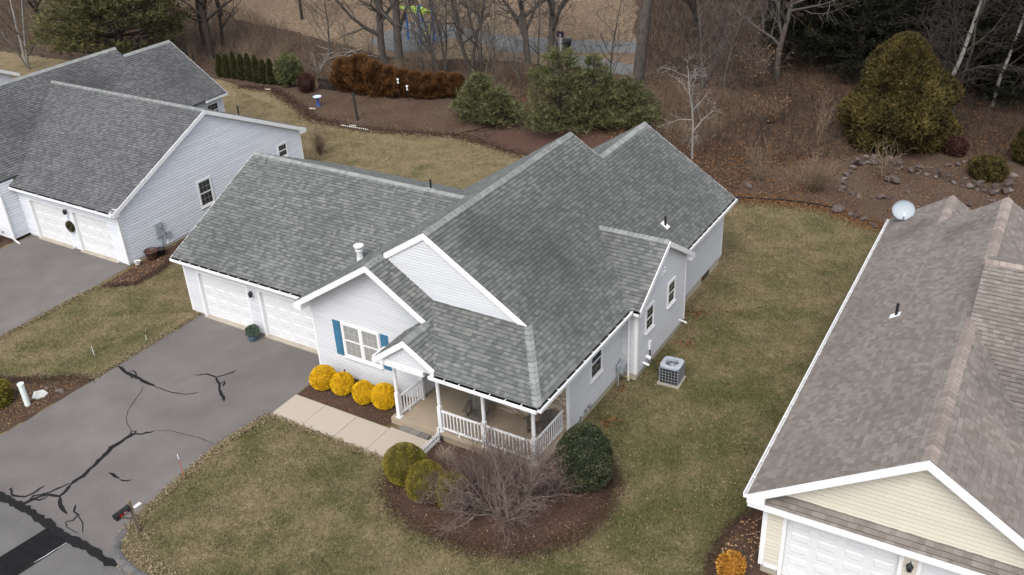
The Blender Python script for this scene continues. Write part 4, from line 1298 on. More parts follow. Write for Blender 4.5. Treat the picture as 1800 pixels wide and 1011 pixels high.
# a fourth house, only its gable corner in view at the far left
Dd = House('far_house', 'corner of a pale grey house beyond the left neighbour, white trim', 'house', (-33.3, 5.5, 0))
Dd.course = 0.15
Dd.vinyl, Dd.shmat, Dd.capmat = SIDE_BLUE, DARK_SH, CAP_GREY
Dd.siding([(0, 0, .1), (0, 9, .1), (0, 9, 2.6), (0, 4.5, 4.7), (0, 0, 2.6)], (1, 0, 0))
Dd.siding([(-12, 0, .1), (0, 0, .1), (0, 0, 2.6), (-12, 0, 2.6)], (0, -1, 0))
Dd.siding([(-12, 9, .1), (0, 9, .1), (0, 9, 2.6), (-12, 9, 2.6)], (0, 1, 0))
Dd.part('roof_slope', prism([(.3, -.4, 2.5), (.3, 4.5, 4.85), (-12, 4.5, 4.85), (-12, -.4, 2.5)], (0, 0, -.12)), DARK_SH, shade=.3)
Dd.part('roof_slope', prism([(.3, 9.4, 2.5), (.3, 4.5, 4.85), (-12, 4.5, 4.85), (-12, 9.4, 2.5)], (0, 0, -.12)), DARK_SH, shade=.3)
gable_boards(Dd, [(.3, -.4, 2.5), (.3, 4.5, 4.85), (.3, 9.4, 2.5)], (1, 0, 0), .25)

# ---------------------------------------------------------------- vegetation helpers


def tube(P, R, k):
    """Tapered tube along points P with radii R."""
    P = np.asarray(P, float)
    n = len(P)
    D = np.gradient(P, axis=0)
    D /= np.linalg.norm(D, axis=1)[:, None] + 1e-9
    ref = np.array([0.31, 0.17, 0.93]) if abs(D[0][2]) < 0.9 else np.array([0.9, 0.1, 0.2])
    A_ = np.cross(D, ref)
    A_ /= np.linalg.norm(A_, axis=1)[:, None] + 1e-9
    B_ = np.cross(D, A_)
    t = np.arange(k) * 2 * math.pi / k
    V = P[:, None, :] + (A_[:, None, :] * np.cos(t)[None, :, None] + B_[:, None, :] * np.sin(t)[None, :, None]) * np.asarray(R)[:, None, None]
    i, j = np.meshgrid(np.arange(n - 1), np.arange(k), indexing='ij')
    F = np.stack([i * k + j, i * k + (j + 1) % k, (i + 1) * k + (j + 1) % k, (i + 1) * k + j], -1).reshape(-1, 4)
    return V.reshape(-1, 3), F


def cat(parts):
    V, F, k = [], [], 0
    for v, f in parts:
        V.append(v)
        F.append(f + k)
        k += len(v)
    return np.concatenate(V), np.concatenate(F)


def unit(v):
    return v / (np.linalg.norm(v) + 1e-9)


def grow(g, p, d, L, r, level, out, cfg):
    """Recursive limb; out[level] collects (points, radii)."""
    seg = 7 if level == 0 else (5 if level == 1 else 4 if level == 2 else 3)
    wig, upb = cfg['wig'][level], cfg['up'][level]
    P, R, d = [np.array(p, float)], [r], unit(np.array(d, float))
    for i in range(seg):
        d = unit(d + g.normal(size=3) * wig + np.array([0, 0, upb]))
        P.append(P[-1] + d * L / seg)
        R.append(r * (1 - (i + 1) / seg * cfg['taper'][level]))
    out[level].append((np.array(P), np.array(R)))
    if level + 1 >= cfg['levels']:
        return
    n = cfg['kids'][level]
    for c in range(n):
        t = cfg['start'][level] + (1 - cfg['start'][level]) * (c + g.random()) / n
        x = t * seg
        i = min(int(x), seg - 1)
        q = P[i] + (P[i + 1] - P[i]) * (x - i)
        rr = R[i] + (R[i + 1] - R[i]) * (x - i)
        ax = unit(P[i + 1] - P[i])
        perp = unit(np.cross(ax, g.normal(size=3)))
        ang = g.uniform(*cfg['ang'])
        dd = ax * math.cos(ang) + perp * math.sin(ang)
        grow(g, q, dd, L * g.uniform(*cfg['ratio'][level]) * (1.15 - 0.5 * t), max(rr * g.uniform(.45, .7), cfg['rmin']), level + 1, out, cfg)


TREE = dict(levels=4, kids=(22, 7, 6), start=(.14, .2, .2), ang=(.55, 1.15), ratio=((.25, .45), (.4, .65), (.4, .65)),
            wig=(.06, .16, .2, .22), up=(.02, .09, .06, .05), taper=(.75, .85, .85, .8), rmin=.014)


def bare_tree_mesh(seed, h, r0, lean=(0, 0), cfg=TREE, stems=1, spread=.25, **over):
    g = np.random.default_rng(seed)
    cfg = dict(cfg, **over)
    out = [[] for _ in range(cfg['levels'])]
    for s in range(stems):
        a = s * 2 * math.pi / stems + g.random()
        d = np.array([lean[0], lean[1], 1.0]) + (np.array([math.cos(a), math.sin(a), 0]) * spread if stems > 1 else 0)
        grow(g, (0, 0, -.05), d, h * g.uniform(.85, 1.0), r0 if stems == 1 else r0 * g.uniform(.6, .9), 0, out, cfg)
    sides = (9, 6, 4, 3)
    trunk = cat([tube(p, r, sides[0]) for p, r in out[0]])
    crown = cat([tube(p, r, sides[l]) for l in range(1, cfg['levels']) for p, r in out[l]])
    return trunk, crown


def bare_tree(name, label, loc, seed, h, r0, bark=None, group=None, rz=0.0, cat_='tree', twig=None, **k):
    t, c = bare_tree_mesh(seed, h, r0, **k)
    o = thing(name, label, cat_, (*loc, 0), rz, group)
    mk('trunk', *t, bark or BARK, o, smooth=True)
    sh = np.random.default_rng(seed).random(len(c[1]) // 3 + 1).repeat(3)[:len(c[1])]
    mk('crown', *c, twig or bark or BARK, o, smooth=False, shade=sh)
    return o


def blades(C, D, L, W, k, spread, seed):
    """k narrow triangles from every centre C along direction D."""
    g = np.random.default_rng(seed)
    n = len(C)
    c = np.repeat(C, k, 0)
    d = np.repeat(D, k, 0) + g.normal(size=(n * k, 3)) * spread
    d /= np.linalg.norm(d, axis=1)[:, None] + 1e-9
    s = np.cross(d, g.normal(size=(n * k, 3)))
    s /= np.linalg.norm(s, axis=1)[:, None] + 1e-9
    L = L * g.uniform(.65, 1.25, (n * k, 1))
    V = np.stack([c - s * W * .5, c + s * W * .5, c + d * L], 1).reshape(-1, 3)
    return V, np.arange(n * k * 3).reshape(-1, 3)


def diamonds(C, D, L, W, seed):
    """One small leaf (a folded diamond of two triangles) at every centre."""
    g = np.random.default_rng(seed)
    n = len(C)
    d = D / (np.linalg.norm(D, axis=1)[:, None] + 1e-9)
    s = np.cross(d, g.normal(size=(n, 3)))
    s /= np.linalg.norm(s, axis=1)[:, None] + 1e-9
    u = np.cross(d, s)
    L = L * g.uniform(.7, 1.3, (n, 1))
    m = C + d * L * .5
    V = np.stack([C, m - s * W * .5 + u * W * .2, C + d * L, m + s * W * .5 + u * W * .2], 1).reshape(-1, 3)
    i = np.arange(n)[:, None] * 4
    return V, np.concatenate([i + np.array([[0, 1, 2]]), i + np.array([[0, 2, 3]])], 1).reshape(-1, 3)


def bumpy(U, seed, amp, freq=3.0):
    """Smooth pseudo-noise on unit directions."""
    g = np.random.default_rng(seed)
    s = np.zeros(len(U))
    for _ in range(9):
        w = g.normal(size=3) * freq
        s += np.sin(U @ w + g.uniform(0, 6.28))
    return 1 + amp * s / 3


def shrub_points(n, rx, ry, rzz, seed, amp=.1, depth=.2, floor=-.55, freq=3.0):
    g = np.random.default_rng(seed)
    U = g.normal(size=(int(n * 1.5), 3))
    U /= np.linalg.norm(U, axis=1)[:, None]
    U = U[U[:, 2] > floor][:n]
    rad = bumpy(U, seed, amp, freq) * (1 - depth * g.random(len(U)) ** 1.7)
    P = U * rad[:, None] * np.array([rx, ry, rzz])
    return P, U


def core(rx, ry, rzz, seed, amp, freq, f=.82):
    import bmesh
    bm = bmesh.new()
    bmesh.ops.create_icosphere(bm, subdivisions=3, radius=1.0)
    V = np.array([v.co[:] for v in bm.verts])
    F = np.array([[v.index for v in q.verts] for q in bm.faces])
    bm.free()
    V = V * (bumpy(V, seed, amp, freq) * f)[:, None] * np.array([rx, ry, rzz])
    return V, F


def shrub(name, label, loc, rx, rzz, n, m, leaf=.045, w=.025, seed=1, group=None, ry=None, amp=.08, depth=.22, freq=3.0, cz=None, inner=None, cat_='shrub', jit=.7, style='leaf', two=None):
    ry = ry or rx
    cz = rzz * .62 if cz is None else cz
    o = thing(name, label, cat_, (*loc, 0), 0, group)
    P, U = shrub_points(n, rx, ry, rzz, seed, amp, depth, floor=-min(.95, cz / rzz), freq=freq)
    g = np.random.default_rng(seed + 5)
    D = U + g.normal(size=U.shape) * jit + np.array([0, 0, .25])
    P = P + np.array([0, 0, cz])
    P[:, 2] = np.maximum(P[:, 2], .02)
    # clumps: leaves of one twig share a tone
    tone = (bumpy(U, seed + 9, .5, 9.0) - .5) * .55 + g.random(len(U)) * .5
    if style == 'leaf':
        V, F = diamonds(P, D, leaf, w, seed)
        sh = np.repeat(tone, 2)
    else:
        V, F = blades(P, D, leaf, w, 4, .45, seed)
        sh = np.repeat(tone, 4)
    if two is not None:      # a second foliage colour on one side
        mask = two(U)
        k = 2 if style == 'leaf' else 4
        fm = np.repeat(mask, k)
        mk('foliage', V, F[~fm], m, o, shade=np.clip(sh[~fm], 0, 1))
        mk('bare_twigs', V, F[fm], TWIG, o, shade=np.clip(sh[fm], 0, 1))
    else:
        mk('foliage', V, F, m, o, shade=np.clip(sh, 0, 1))
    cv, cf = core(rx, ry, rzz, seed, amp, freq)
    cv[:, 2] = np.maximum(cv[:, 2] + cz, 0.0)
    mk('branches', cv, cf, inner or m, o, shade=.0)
    mk('stem', *tube([(0, 0, -.03), (0, 0, cz * .5)], [.05, .03], 7), BARKD, o)
    return o


def twig_shrub(name, label, loc, h, rad, n, m=None, seed=1, group=None, r0=.012, spread=.75, fork=5, leaves=None, cat_='shrub'):
    """Leafless shrub: many stems from one base, each forking into fine twigs."""
    g = np.random.default_rng(seed)
    parts, tips = [], []
    for _ in range(n):
        a, s = g.uniform(0, 6.283), spread * math.sqrt(g.random())
        d = unit(np.array([math.cos(a) * s, math.sin(a) * s, 1]))
        L = h * g.uniform(.6, 1.05) / max(.6, d[2]) * (.9 if d[2] > .8 else .8)
        P = [np.array([math.cos(a), math.sin(a), 0]) * rad * .12 * g.random()]
        for i in range(4):
            d = unit(d + g.normal(size=3) * .13 + np.array([0, 0, .03]))
            P.append(P[-1] + d * L / 4)
        P = np.array(P)
        parts.append(tube(P, np.linspace(r0, r0 * .3, 5), 3))
        for _ in range(fork):
            i = g.integers(1, 5)
            q = P[i - 1] + (P[i] - P[i - 1]) * g.random()
            dd = unit(d + g.normal(size=3) * .55)
            q2 = q + dd * L * g.uniform(.12, .3)
            q3 = q2 + unit(dd + g.normal(size=3) * .4) * L * g.uniform(.08, .2)
            parts.append(tube([q, q2, q3], [r0 * .5, r0 * .4, r0 * .25], 3))
            tips += [q2, q3]
    o = thing(name, label, cat_, (*loc, 0), 0, group)
    V, F = cat(parts)
    mk('stems', V, F, m or TWIG, o, shade=np.repeat(g.random(len(F) // 6 + 1), 6)[:len(F)])
    if leaves:
        T = np.array(tips)
        T = T[g.random(len(T)) < leaves[0]]
        V, F = diamonds(T, g.normal(size=T.shape), leaves[1], leaves[1] * .6, seed)
        mk('leaves', V, F, leaves[2], o, shade=np.repeat(g.random(len(T)), 2))
    return o


def pine(name, label, loc, h, rad, m, seed, n_wh=16, per=7, tuft=.22, group=None, base=.06, dens=1.0, bark=None, wmul=1.0, shape=.85):
    """Soft-needled pine: whorls of limbs carrying needle tufts."""
    g = np.random.default_rng(seed)
    o = thing(name, label, 'pine tree', (*loc, 0), 0, group)
    limbs = [tube([(0, 0, -.05), (0, 0, h * .5), (0, 0, h * .97)], [h * .025, h * .016, h * .004], 8)]
    C, D, T = [], [], []
    for i in range(n_wh):
        t = base + (1 - base) * (i + g.uniform(-.3, .3)) / n_wh
        z = t * h
        R = rad * (1 - t) ** shape * g.uniform(.82, 1.1) + .12
        for j in range(per):
            a = g.uniform(0, 6.283)
            RR = R * g.uniform(.7, 1.12)
            d = np.array([math.cos(a), math.sin(a), g.uniform(.02, .4)])
            e = np.array([0, 0, z]) + d * RR
            limbs.append(tube([(0, 0, z), np.array([0, 0, z]) + d * RR * .5 - np.array([0, 0, .03 * RR]), e], [h * .006, h * .004, h * .001], 4))
            k = max(4, int(RR * 15 * dens))
            tone = g.uniform(-.2, .2)
            for q in range(k):
                s = .28 + .76 * math.sqrt(g.random())
                side = np.array([-math.sin(a), math.cos(a), 0]) * g.normal() * .24 * RR * s
                C.append(np.array([0, 0, z]) + d * RR * s + side + np.array([0, 0, g.normal() * .10 + .02]))
                D.append(unit(d + np.array([0, 0, .55]) + side * .8))
                T.append(.45 + tone + g.uniform(-.3, .3) + (s - .7) * .3)
    C, D, T = np.array(C), np.array(D), np.array(T)
    V, F = blades(C, D, tuft, .035 * wmul, 7, .55, seed)
    mk('crown', V, F, m, o, shade=np.clip(np.repeat(T, 7) + np.random.default_rng(seed).uniform(-.12, .12, len(F)), 0, 1))
    mk('trunk', *cat(limbs), bark or BARKD, o)
    return o


def column(name, label, loc, h, rad, m, seed, group=None, n=1500, round_top=False, leaf=.13, amp=.12, cat_='tree', width=.055, inner=None, spread=.32):
    """Arborvitae: teardrop column of upright sprays."""
    g = np.random.default_rng(seed)
    o = thing(name, label, cat_, (*loc, 0), 0, group)
    t = g.random(n) ** .85
    a = g.uniform(0, 6.283, n)
    if round_top:
        prof = np.sqrt(np.clip(1 - np.maximum(0, (t - .55) / .45) ** 2.2, 0, 1)) * (.75 + .25 * np.minimum(1, t / .25))
    else:
        prof = np.clip(np.minimum(1, .72 + t * 1.4) * (1 - t) ** .55 * 1.18, 0, 1)
    U = np.stack([np.cos(a), np.sin(a), t * 3], 1)
    rr = rad * prof * bumpy(U, seed, amp, 3.0) * (1 - .28 * g.random(n) ** 2)
    P = np.stack([np.cos(a) * rr, np.sin(a) * rr, t * h * .97 + .03], 1)
    D = np.stack([np.cos(a) * .55, np.sin(a) * .55, np.full(n, 1.0)], 1)
    V, F = blades(P, D, leaf, width, 3, spread, seed)
    tone = (bumpy(U, seed + 3, .5, 7) - .5) * .5 + g.random(n) * .5
    mk('crown', V, F, m, o, shade=np.clip(np.repeat(tone, 3), 0, 1))
    # inner wood and old foliage that keeps the column from being see-through
    k, rings = 12, 9
    tt = np.linspace(0, 1, rings)
    if round_top:
        pr = np.sqrt(np.clip(1 - np.maximum(0, (tt - .55) / .45) ** 2.2, 0, 1)) * (.75 + .25 * np.minimum(1, tt / .25))
    else:
        pr = np.clip(np.minimum(1, .72 + tt * 1.4) * (1 - tt) ** .55 * 1.18, 0, 1)
    cf_ = .74 if amp < .2 else .4
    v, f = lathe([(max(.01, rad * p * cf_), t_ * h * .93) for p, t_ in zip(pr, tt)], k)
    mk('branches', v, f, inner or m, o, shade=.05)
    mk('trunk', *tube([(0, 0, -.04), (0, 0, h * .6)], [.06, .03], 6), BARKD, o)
    return o


def scatter_poly(poly, n, seed):
    g = np.random.default_rng(seed)
    P = np.array(poly, float)
    lo, hi = P.min(0), P.max(0)
    out = np.empty((0, 2))
    while len(out) < n:
        q = g.uniform(lo, hi, (n * 2, 2))
        x, y = q[:, 0], q[:, 1]
        ins = np.zeros(len(q), bool)
        j = len(P) - 1
        for i in range(len(P)):
            c = ((P[i, 1] > y) != (P[j, 1] > y)) & (x < (P[j, 0] - P[i, 0]) * (y - P[i, 1]) / (P[j, 1] - P[i, 1] + 1e-12) + P[i, 0])
            ins ^= c
            j = i
        out = np.concatenate([out, q[ins]])
    return out[:n]


def brush(name, label, poly, n, h, m, seed, r=.011, bend=.5, cat_='brush', forks=1):
    """Thicket of leafless canes: one uncountable mass."""
    g = np.random.default_rng(seed)
    B = scatter_poly(poly, n, seed)
    # canes stand in clumps of uneven height
    ph = np.sin(B[:, 0] * .9 + seed) * np.cos(B[:, 1] * .7 + 1.3 * seed) + .6 * np.sin(B[:, 0] * 2.1 + B[:, 1] * 1.7)
    H = h * (0.62 + .28 * ph) * g.uniform(.5, 1.15, n)
    H = np.maximum(H, .15)
    a = g.uniform(0, 6.283, n)
    tilt = np.abs(g.normal(size=n)) * bend
    d0 = np.stack([np.cos(a) * tilt, np.sin(a) * tilt, np.ones(n)], 1)
    d0 /= np.linalg.norm(d0, axis=1)[:, None]
    p0 = np.stack([B[:, 0], B[:, 1], np.full(n, -.06)], 1)
    p1 = p0 + d0 * (H * .55)[:, None]
    d1 = d0 + g.normal(size=(n, 3)) * .35 + np.array([0, 0, -.12])
    p2 = p1 + d1 / np.linalg.norm(d1, axis=1)[:, None] * (H * .55)[:, None]
    segs = [(p0, p1, 1.0, .7), (p1, p2, .7, .25)]
    for f in range(forks):
        s = g.uniform(.3, 1, (n, 1))
        q = p0 + (p1 - p0) * s
        e = d0 + g.normal(size=(n, 3)) * .55
        segs.append((q, q + e / np.linalg.norm(e, axis=1)[:, None] * (H * g.uniform(.25, .55, n))[:, None], .55, .2))
    V, F, S_, k = [], [], [], 0
    tone = np.clip(.35 + .2 * ph + g.normal(size=n) * .2, 0, 1)
    for A_, B_, ra, rb in segs:
        D = B_ - A_
        D = D / np.linalg.norm(D, axis=1)[:, None]
        s = np.cross(D, g.normal(size=(n, 3)))
        s /= np.linalg.norm(s, axis=1)[:, None]
        t = np.cross(D, s)
        ring = [s, -.5 * s + .87 * t, -.5 * s - .87 * t]
        v = np.stack([A_ + q * r * ra for q in ring] + [B_ + q * r * rb for q in ring], 1).reshape(-1, 3)
        i = np.arange(n)[:, None] * 6 + k
        f = np.concatenate([i + np.array([[0, 1, 4, 3]]), i + np.array([[1, 2, 5, 4]]), i + np.array([[2, 0, 3, 5]])], 1).reshape(-1, 4)
        V.append(v)
        F.append(f)
        S_.append(np.repeat(tone, 3))
        k += n * 6
    o = mk(name, np.concatenate(V), np.concatenate(F), m, shade=np.concatenate(S_), kind='stuff')
    return tag(o, label, cat_)


def litter(name, label, poly, n, size, m, seed, z=.0, cat_='leaves', tone=None, pts=None, parent=None):
    g = np.random.default_rng(seed)
    B = scatter_poly(poly, n, seed) if pts is None else pts
    n = len(B)
    C = np.stack([B[:, 0], B[:, 1], z + g.uniform(.005, .05, n)], 1)
    D = g.normal(size=(n, 3)) * np.array([1, 1, .35])
    V, F = diamonds(C, D, size, size * .65, seed)
    V[:, 2] = np.maximum(V[:, 2], z + .003)
    t = g.random(n) if tone is None else np.clip(tone + g.normal(size=n) * .2, 0, 1)
    o = mk(name, V, F, m, shade=np.repeat(t, 2), kind='stuff')
    return tag(o, label, cat_)


def edge_scatter(name, label, poly, n, width, size, m, seed, z=.02, tone=.3, closed=True, cat_='mulch chips'):
    """Chips strewn across the border of a bed so that it has no cut edge."""
    g = np.random.default_rng(seed)
    P = [np.array(p, float) for p in poly]
    segs = list(zip(P, P[1:] + P[:1])) if closed else list(zip(P[:-1], P[1:]))
    Ls = np.array([np.linalg.norm(b - a) for a, b in segs])
    idx = g.choice(len(segs), n, p=Ls / Ls.sum())
    A_, B_ = np.array([s[0] for s in segs])[idx], np.array([s[1] for s in segs])[idx]
    q = A_ + (B_ - A_) * g.random((n, 1)) + g.normal(size=(n, 2)) * width
    return litter(name, label, None, 0, size, m, seed, z, cat_, tone, pts=q)

# ================================================================ planting by the house
GB = 'golden shrubs in a row below the front window'
for i, (x, y, r, h, lab) in enumerate([
        (8.82, -1.66, .50, .46, 'golden rounded shrub at the driveway end of the row'),
        (9.70, -1.60, .43, .44, 'golden rounded shrub, second from the driveway'),
        (10.78, -1.68, .42, .44, 'golden rounded shrub, third from the driveway, beside the one at the porch'),
        (11.62, -1.56, .46, .49, 'golden rounded shrub beside the porch railing')]):
    shrub('golden_shrub', lab, (x, y), r, h, 9000, F_GOLD, .036, .022, seed=20 + i, group=GB, cz=h * .88, amp=.035, depth=.14, jit=.9)
GM = 'clipped olive shrubs around the front bed'
left_bare = lambda k: (lambda U: (U[:, 0] * .75 + U[:, 1] * -.25 - U[:, 2] * .25 + .18 * np.sin(U[:, 2] * 9)) > k)
shrub('rounded_shrub', 'olive green rounded shrub nearest the concrete walk', (14.72, -4.42), .72, .68, 12000, F_OLIVE, .04, .024, seed=31, group=GM, cz=.6, amp=.04, depth=.16, two=left_bare(.95))
shrub('rounded_shrub', 'olive rounded shrub with bare grey right half, middle of three', (15.86, -4.78), .66, .66, 10000, F_OLIVE, .04, .022, seed=32, group=GM, cz=.56, amp=.05, depth=.18, two=left_bare(.30))
shrub('rounded_shrub', 'olive rounded shrub half hidden by the leafless multi-stem tree', (16.85, -4.72), .58, .64, 9000, F_OLIVE, .04, .022, seed=33, group=GM, cz=.55, amp=.05, depth=.18, two=left_bare(.22))
shrub('holly', 'tall dark green glossy evergreen at the porch corner', (19.95, -1.95), .92, 1.15, 16000, F_HOLLY, .06, .04, seed=34, cz=1.1, amp=.07, depth=.2, freq=4)
bare_tree('bare_shrub', 'leafless multi-stem small tree in the front mulch bed', (18.62, -4.5), 41, 2.5, .05, bark=BARK, twig=TWIGR, stems=10, spread=.85, cat_='tree',
          kids=(9, 7, 5), start=(.08, .12, .15), ratio=((.45, .75), (.4, .6), (.4, .6)), ang=(.35, .95), wig=(.09, .15, .2, .22), up=(.05, .05, .03, .02), rmin=.005)
twig_shrub('twiggy_shrub', 'dense leafless dome of fine grey twigs before the porch railing', (17.35, -3.65), 1.45, 1.4, 260, TWIGR, 42, r0=.008, spread=1.35, fork=12)
twig_shrub('twiggy_shrub', 'brown leafless shrub against the dark evergreen at the porch corner', (19.3, -2.85), 1.55, .9, 150, TWIGR, 43, r0=.008, spread=.75, fork=12)
twig_shrub('rose_canes', 'thin upright leafless canes before the middle porch post', (16.45, -2.75), 1.75, .4, 10, TWIGR, 44, r0=.010, spread=.28, fork=8)
twig_shrub('rose_canes', 'thin upright leafless canes before the corner porch post', (17.9, -2.8), 1.9, .4, 12, TWIGR, 45, r0=.010, spread=.3, fork=8)
twig_shrub('dry_perennial', 'small pale dried perennial in the mulch beside the porch', (15.35, -3.05), .5, .4, 90, mat('straw', (0.3, 0.24, 0.18), (0.45, 0.38, 0.3), rough=.95, shade=True), 46, r0=.006, spread=1.1, fork=6)
shrub('broadleaf_shrub', 'low yellow-green shrub at the left edge beside the utility pipe', (-1.62, -8.35), .62, .55, 4000, F_OLIVE, .07, .045, seed=36, cz=.4)
shrub('orange_shrub', 'small orange-leaved shrub at the bottom by the cream house', (25.32, -3.35), .38, .42, 1500, F_ORANGE, .08, .045, seed=37, cz=.32, depth=.5)
shrub('golden_shrub', 'golden shrub at the left edge by the brick wall', (-14.75, -.05), .42, .4, 3500, F_GOLD, .04, .024, seed=38, cz=.33)

# ================================================================ back garden
def Hh(x, y, tv):
    lo, hi = 0.0, 30.0
    for _ in range(40):
        m = (lo + hi) / 2
        d = np.array([x, y, m]) - CAM
        if 505.5 - 1686.98 * (d @ U2) / (d @ _F) > tv:
            lo = m
        else:
            hi = m
    return lo


ORD = ['first', 'second', 'third', 'fourth', 'fifth', 'sixth', 'seventh', 'eighth', 'ninth']
for i, (bx, by, ty) in enumerate([(386, 136, 96), (398, 138, 96), (411, 140, 92), (424, 142, 96), (437, 144, 95), (450, 147, 98), (462, 148, 106), (475, 150, 104), (488, 150, 108)]):
    x, y = G(bx, by)
    column('arborvitae', f'narrow dark green arborvitae, {ORD[i]} from the left in the row of nine', (x, y + .25), Hh(x, y + .25, ty), .36 + .03 * math.sin(i * 2.3), F_THUJA, 50 + i, 'row of nine arborvitae behind the left house', n=1500, leaf=.12)
x, y = G(513, 150)
shrub('round_pine', 'round green dwarf pine at the end of the arborvitae row', (x, y), 1.0, 1.12, 2600, F_PINE, .17, .035, seed=61, cz=1.15, amp=.08, depth=.35, style='needle', cat_='shrub')
x, y = G(541, 162)
shrub('dark_shrub', 'small dark bronze rounded shrub beside the round dwarf pine', (x, y), .62, .72, 2600, F_DKRED, .09, .04, seed=62, cz=.66, depth=.25)
for i, (bx, by, ty, w) in enumerate([(603, 163, 103, .84), (630, 166, 96, .86), (655, 171, 108, .8), (682, 173, 118, .64), (704, 174, 124, .56), (727, 175, 128, .56), (749, 176, 130, .56), (772, 175, 129, .52), (795, 175, 131, .52)]):
    x, y = G(bx, by)
    column('hedge_arborvitae', f'winter-browned arborvitae, {ORD[i]} from the left in the bronze hedge', (x, y + .5), Hh(x, y + .5, ty) * .97, w, F_BRONZE, 70 + i, 'bronze hedge of browned arborvitae', n=3200, round_top=True, leaf=.24, amp=.3, width=.07)
# snapped pale branches lying over the tall end of the hedge
g = np.random.default_rng(5)
hx, hy = G(632, 150)
ps = []
for _ in range(22):
    p = np.array([hx + g.uniform(-1.7, 1.9), hy + g.uniform(-1.2, .2), g.uniform(1.9, 2.75)])
    d = unit(np.array([g.normal(), g.normal() * .5, -.25 + g.normal() * .2]))
    q = p + d * g.uniform(.4, 1.0)
    ps.append(tube([p, q, q + unit(d + g.normal(size=3) * .5) * .5], [.022, .016, .008], 4))
V, F = cat(ps)
tag(mk('fallen_branches', V, F, BARKW), 'pale snapped branches lying across the top of the bronze hedge', 'branches')

# soft pines behind the main roof
for nm, (u, v, tv), rad, seed, lab in [
        ('white_pine', (845, 208, 132), 1.7, 81, 'low soft pine at the right end of the bronze hedge'),
        ('white_pine', (878, 215, 160), 1.5, 82, 'low spreading soft pine left of the tallest garden pine'),
        ('white_pine', (985, 225, 82), 2.7, 83, 'tallest soft pine, rising behind the main roof ridge'),
        ('white_pine', (1045, 222, 95), 1.9, 84, 'soft pine touching the right side of the tallest garden pine'),
        ('white_pine', (1100, 215, 140), 2.0, 85, 'soft pine in front of the thick grey oak trunk')]:
    x, y = G(u, v)
    pine(nm, lab, (x, y), Hh(x, y, tv), rad, F_PINE, seed, n_wh=15, per=8, tuft=.26, group='soft pines behind the main house', base=.05, dens=1.15, shape=.62)
x, y = G(222, 118)
pine('white_pine', 'large dark pine looming behind the left house', (x, y), 15, 6.3, F_PINE2, 86, n_wh=22, per=11, tuft=.42, base=.07, dens=.75, wmul=1.7, shape=.55)

# big evergreen and clipped shrubs on the terraces
x, y = G(1570, 250)
column('yew', 'large rounded olive-brown evergreen above the stone terraces', (x, y), Hh(x, y, 58), 2.95, F_YEW, 91, n=22000, leaf=.26, amp=.22, width=.13, spread=.75)
x, y = G(1733, 312)
shrub('yew_shrub', 'clipped dark evergreen mound on the upper stone terrace', (x, y), .92, .62, 4500, F_YEW, .12, .05, seed=92, cz=.5, depth=.3, style='needle')
x, y = G(1680, 272)
shrub('dark_shrub', 'small dark red shrub behind the clipped evergreen mound', (x, y), .6, .6, 1800, F_DKRED, .1, .05, seed=93, cz=.45, depth=.3)
x, y = G(1806, 285)
column('evergreen', 'green upright evergreen cut by the right edge of the view', (x, y), 2.6, .8, F_YEW, 94, n=3000, leaf=.2, width=.07)

# bare trees that can be told apart
bare_tree('bare_tree', 'grey leafless tree behind the hedge, left of a pair', G(674, 112), 101, 16, .3, lean=(-.07, .0))
bare_tree('bare_tree', 'grey leafless tree behind the hedge, right of a pair', G(703, 114), 102, 17, .34, lean=(.02, 0))
bare_tree('bare_tree', 'slender leafless tree leaning left beside the playground', G(772, 132), 103, 11, .15, lean=(-.28, .0), kids=(9, 5, 4))
bare_tree('bare_tree', 'slender grey forked tree in front of the playground path', G(783, 126), 110, 8, .10, stems=2, spread=.15, kids=(9, 5, 4))
bare_tree('bare_tree', 'leafless twin-stemmed tree right of the hedge', G(828, 130), 104, 13, .2, stems=2, spread=.2)
bare_tree('bare_tree', 'thin bent leafless sapling beside the tallest garden pine', G(848, 165), 105, 7, .09, lean=(.12, 0), kids=(8, 4, 4))
bare_tree('bare_tree', 'leafless tree leaning left behind the tallest garden pine', G(928, 112), 106, 15, .25, lean=(-.08, 0))
bare_tree('bare_tree', 'leafless tree with low wide limbs above the tallest garden pine', G(968, 118), 107, 14, .27, start=(.16, .25, .2), kids=(20, 7, 5), ratio=((.35, .6), (.4, .65), (.4, .65)))
bare_tree('oak_tree', 'thick grey oak trunk standing above the rear roof peak', G(1121, 150), 108, 19, .44, start=(.3, .25, .2), kids=(10, 6, 5))
bare_tree('pale_tree', 'small white-barked leafless tree by the rear gable', G(1217, 278), 109, 5.4, .075, bark=BARKW, twig=BARKW, kids=(11, 5, 4), start=(.25, .3, .2), ang=(.6, 1.2), wig=(.1, .2, .22, .25), up=(.02, .0, -.03, -.05), rmin=.009)
bare_tree('bare_tree', 'pale leaning tree behind the large olive-brown evergreen', G(1625, 240), 111, 13, .17, bark=BARKW, twig=BARKD, lean=(.18, 0))
bare_tree('bare_tree', 'slim pale trunk at the upper right among dark woods', G(1745, 185), 112, 12, .12, bark=BARKW, twig=BARKD, lean=(.08, 0), kids=(12, 5, 4))
bare_tree('bare_tree', 'dark grey trunk in the woods left of the olive-brown evergreen', G(1365, 135), 113, 15, .22, lean=(.04, 0))
bare_tree('bare_tree', 'dark leaning trunk at the upper left of the right-hand woods', G(1235, 75), 114, 13, .2, lean=(-.35, 0), bark=BARKD)
bare_tree('bare_tree', 'dark trunk between the left pine and the arborvitae row', G(371, 102), 115, 15, .26, lean=(.06, 0), bark=BARKD)
bare_tree('birch', 'pale leafless tree with several stems behind the far left roofs', G(50, 122), 116, 8, .12, bark=BARKW, twig=BARK, stems=3, spread=.35, kids=(8, 4, 4))
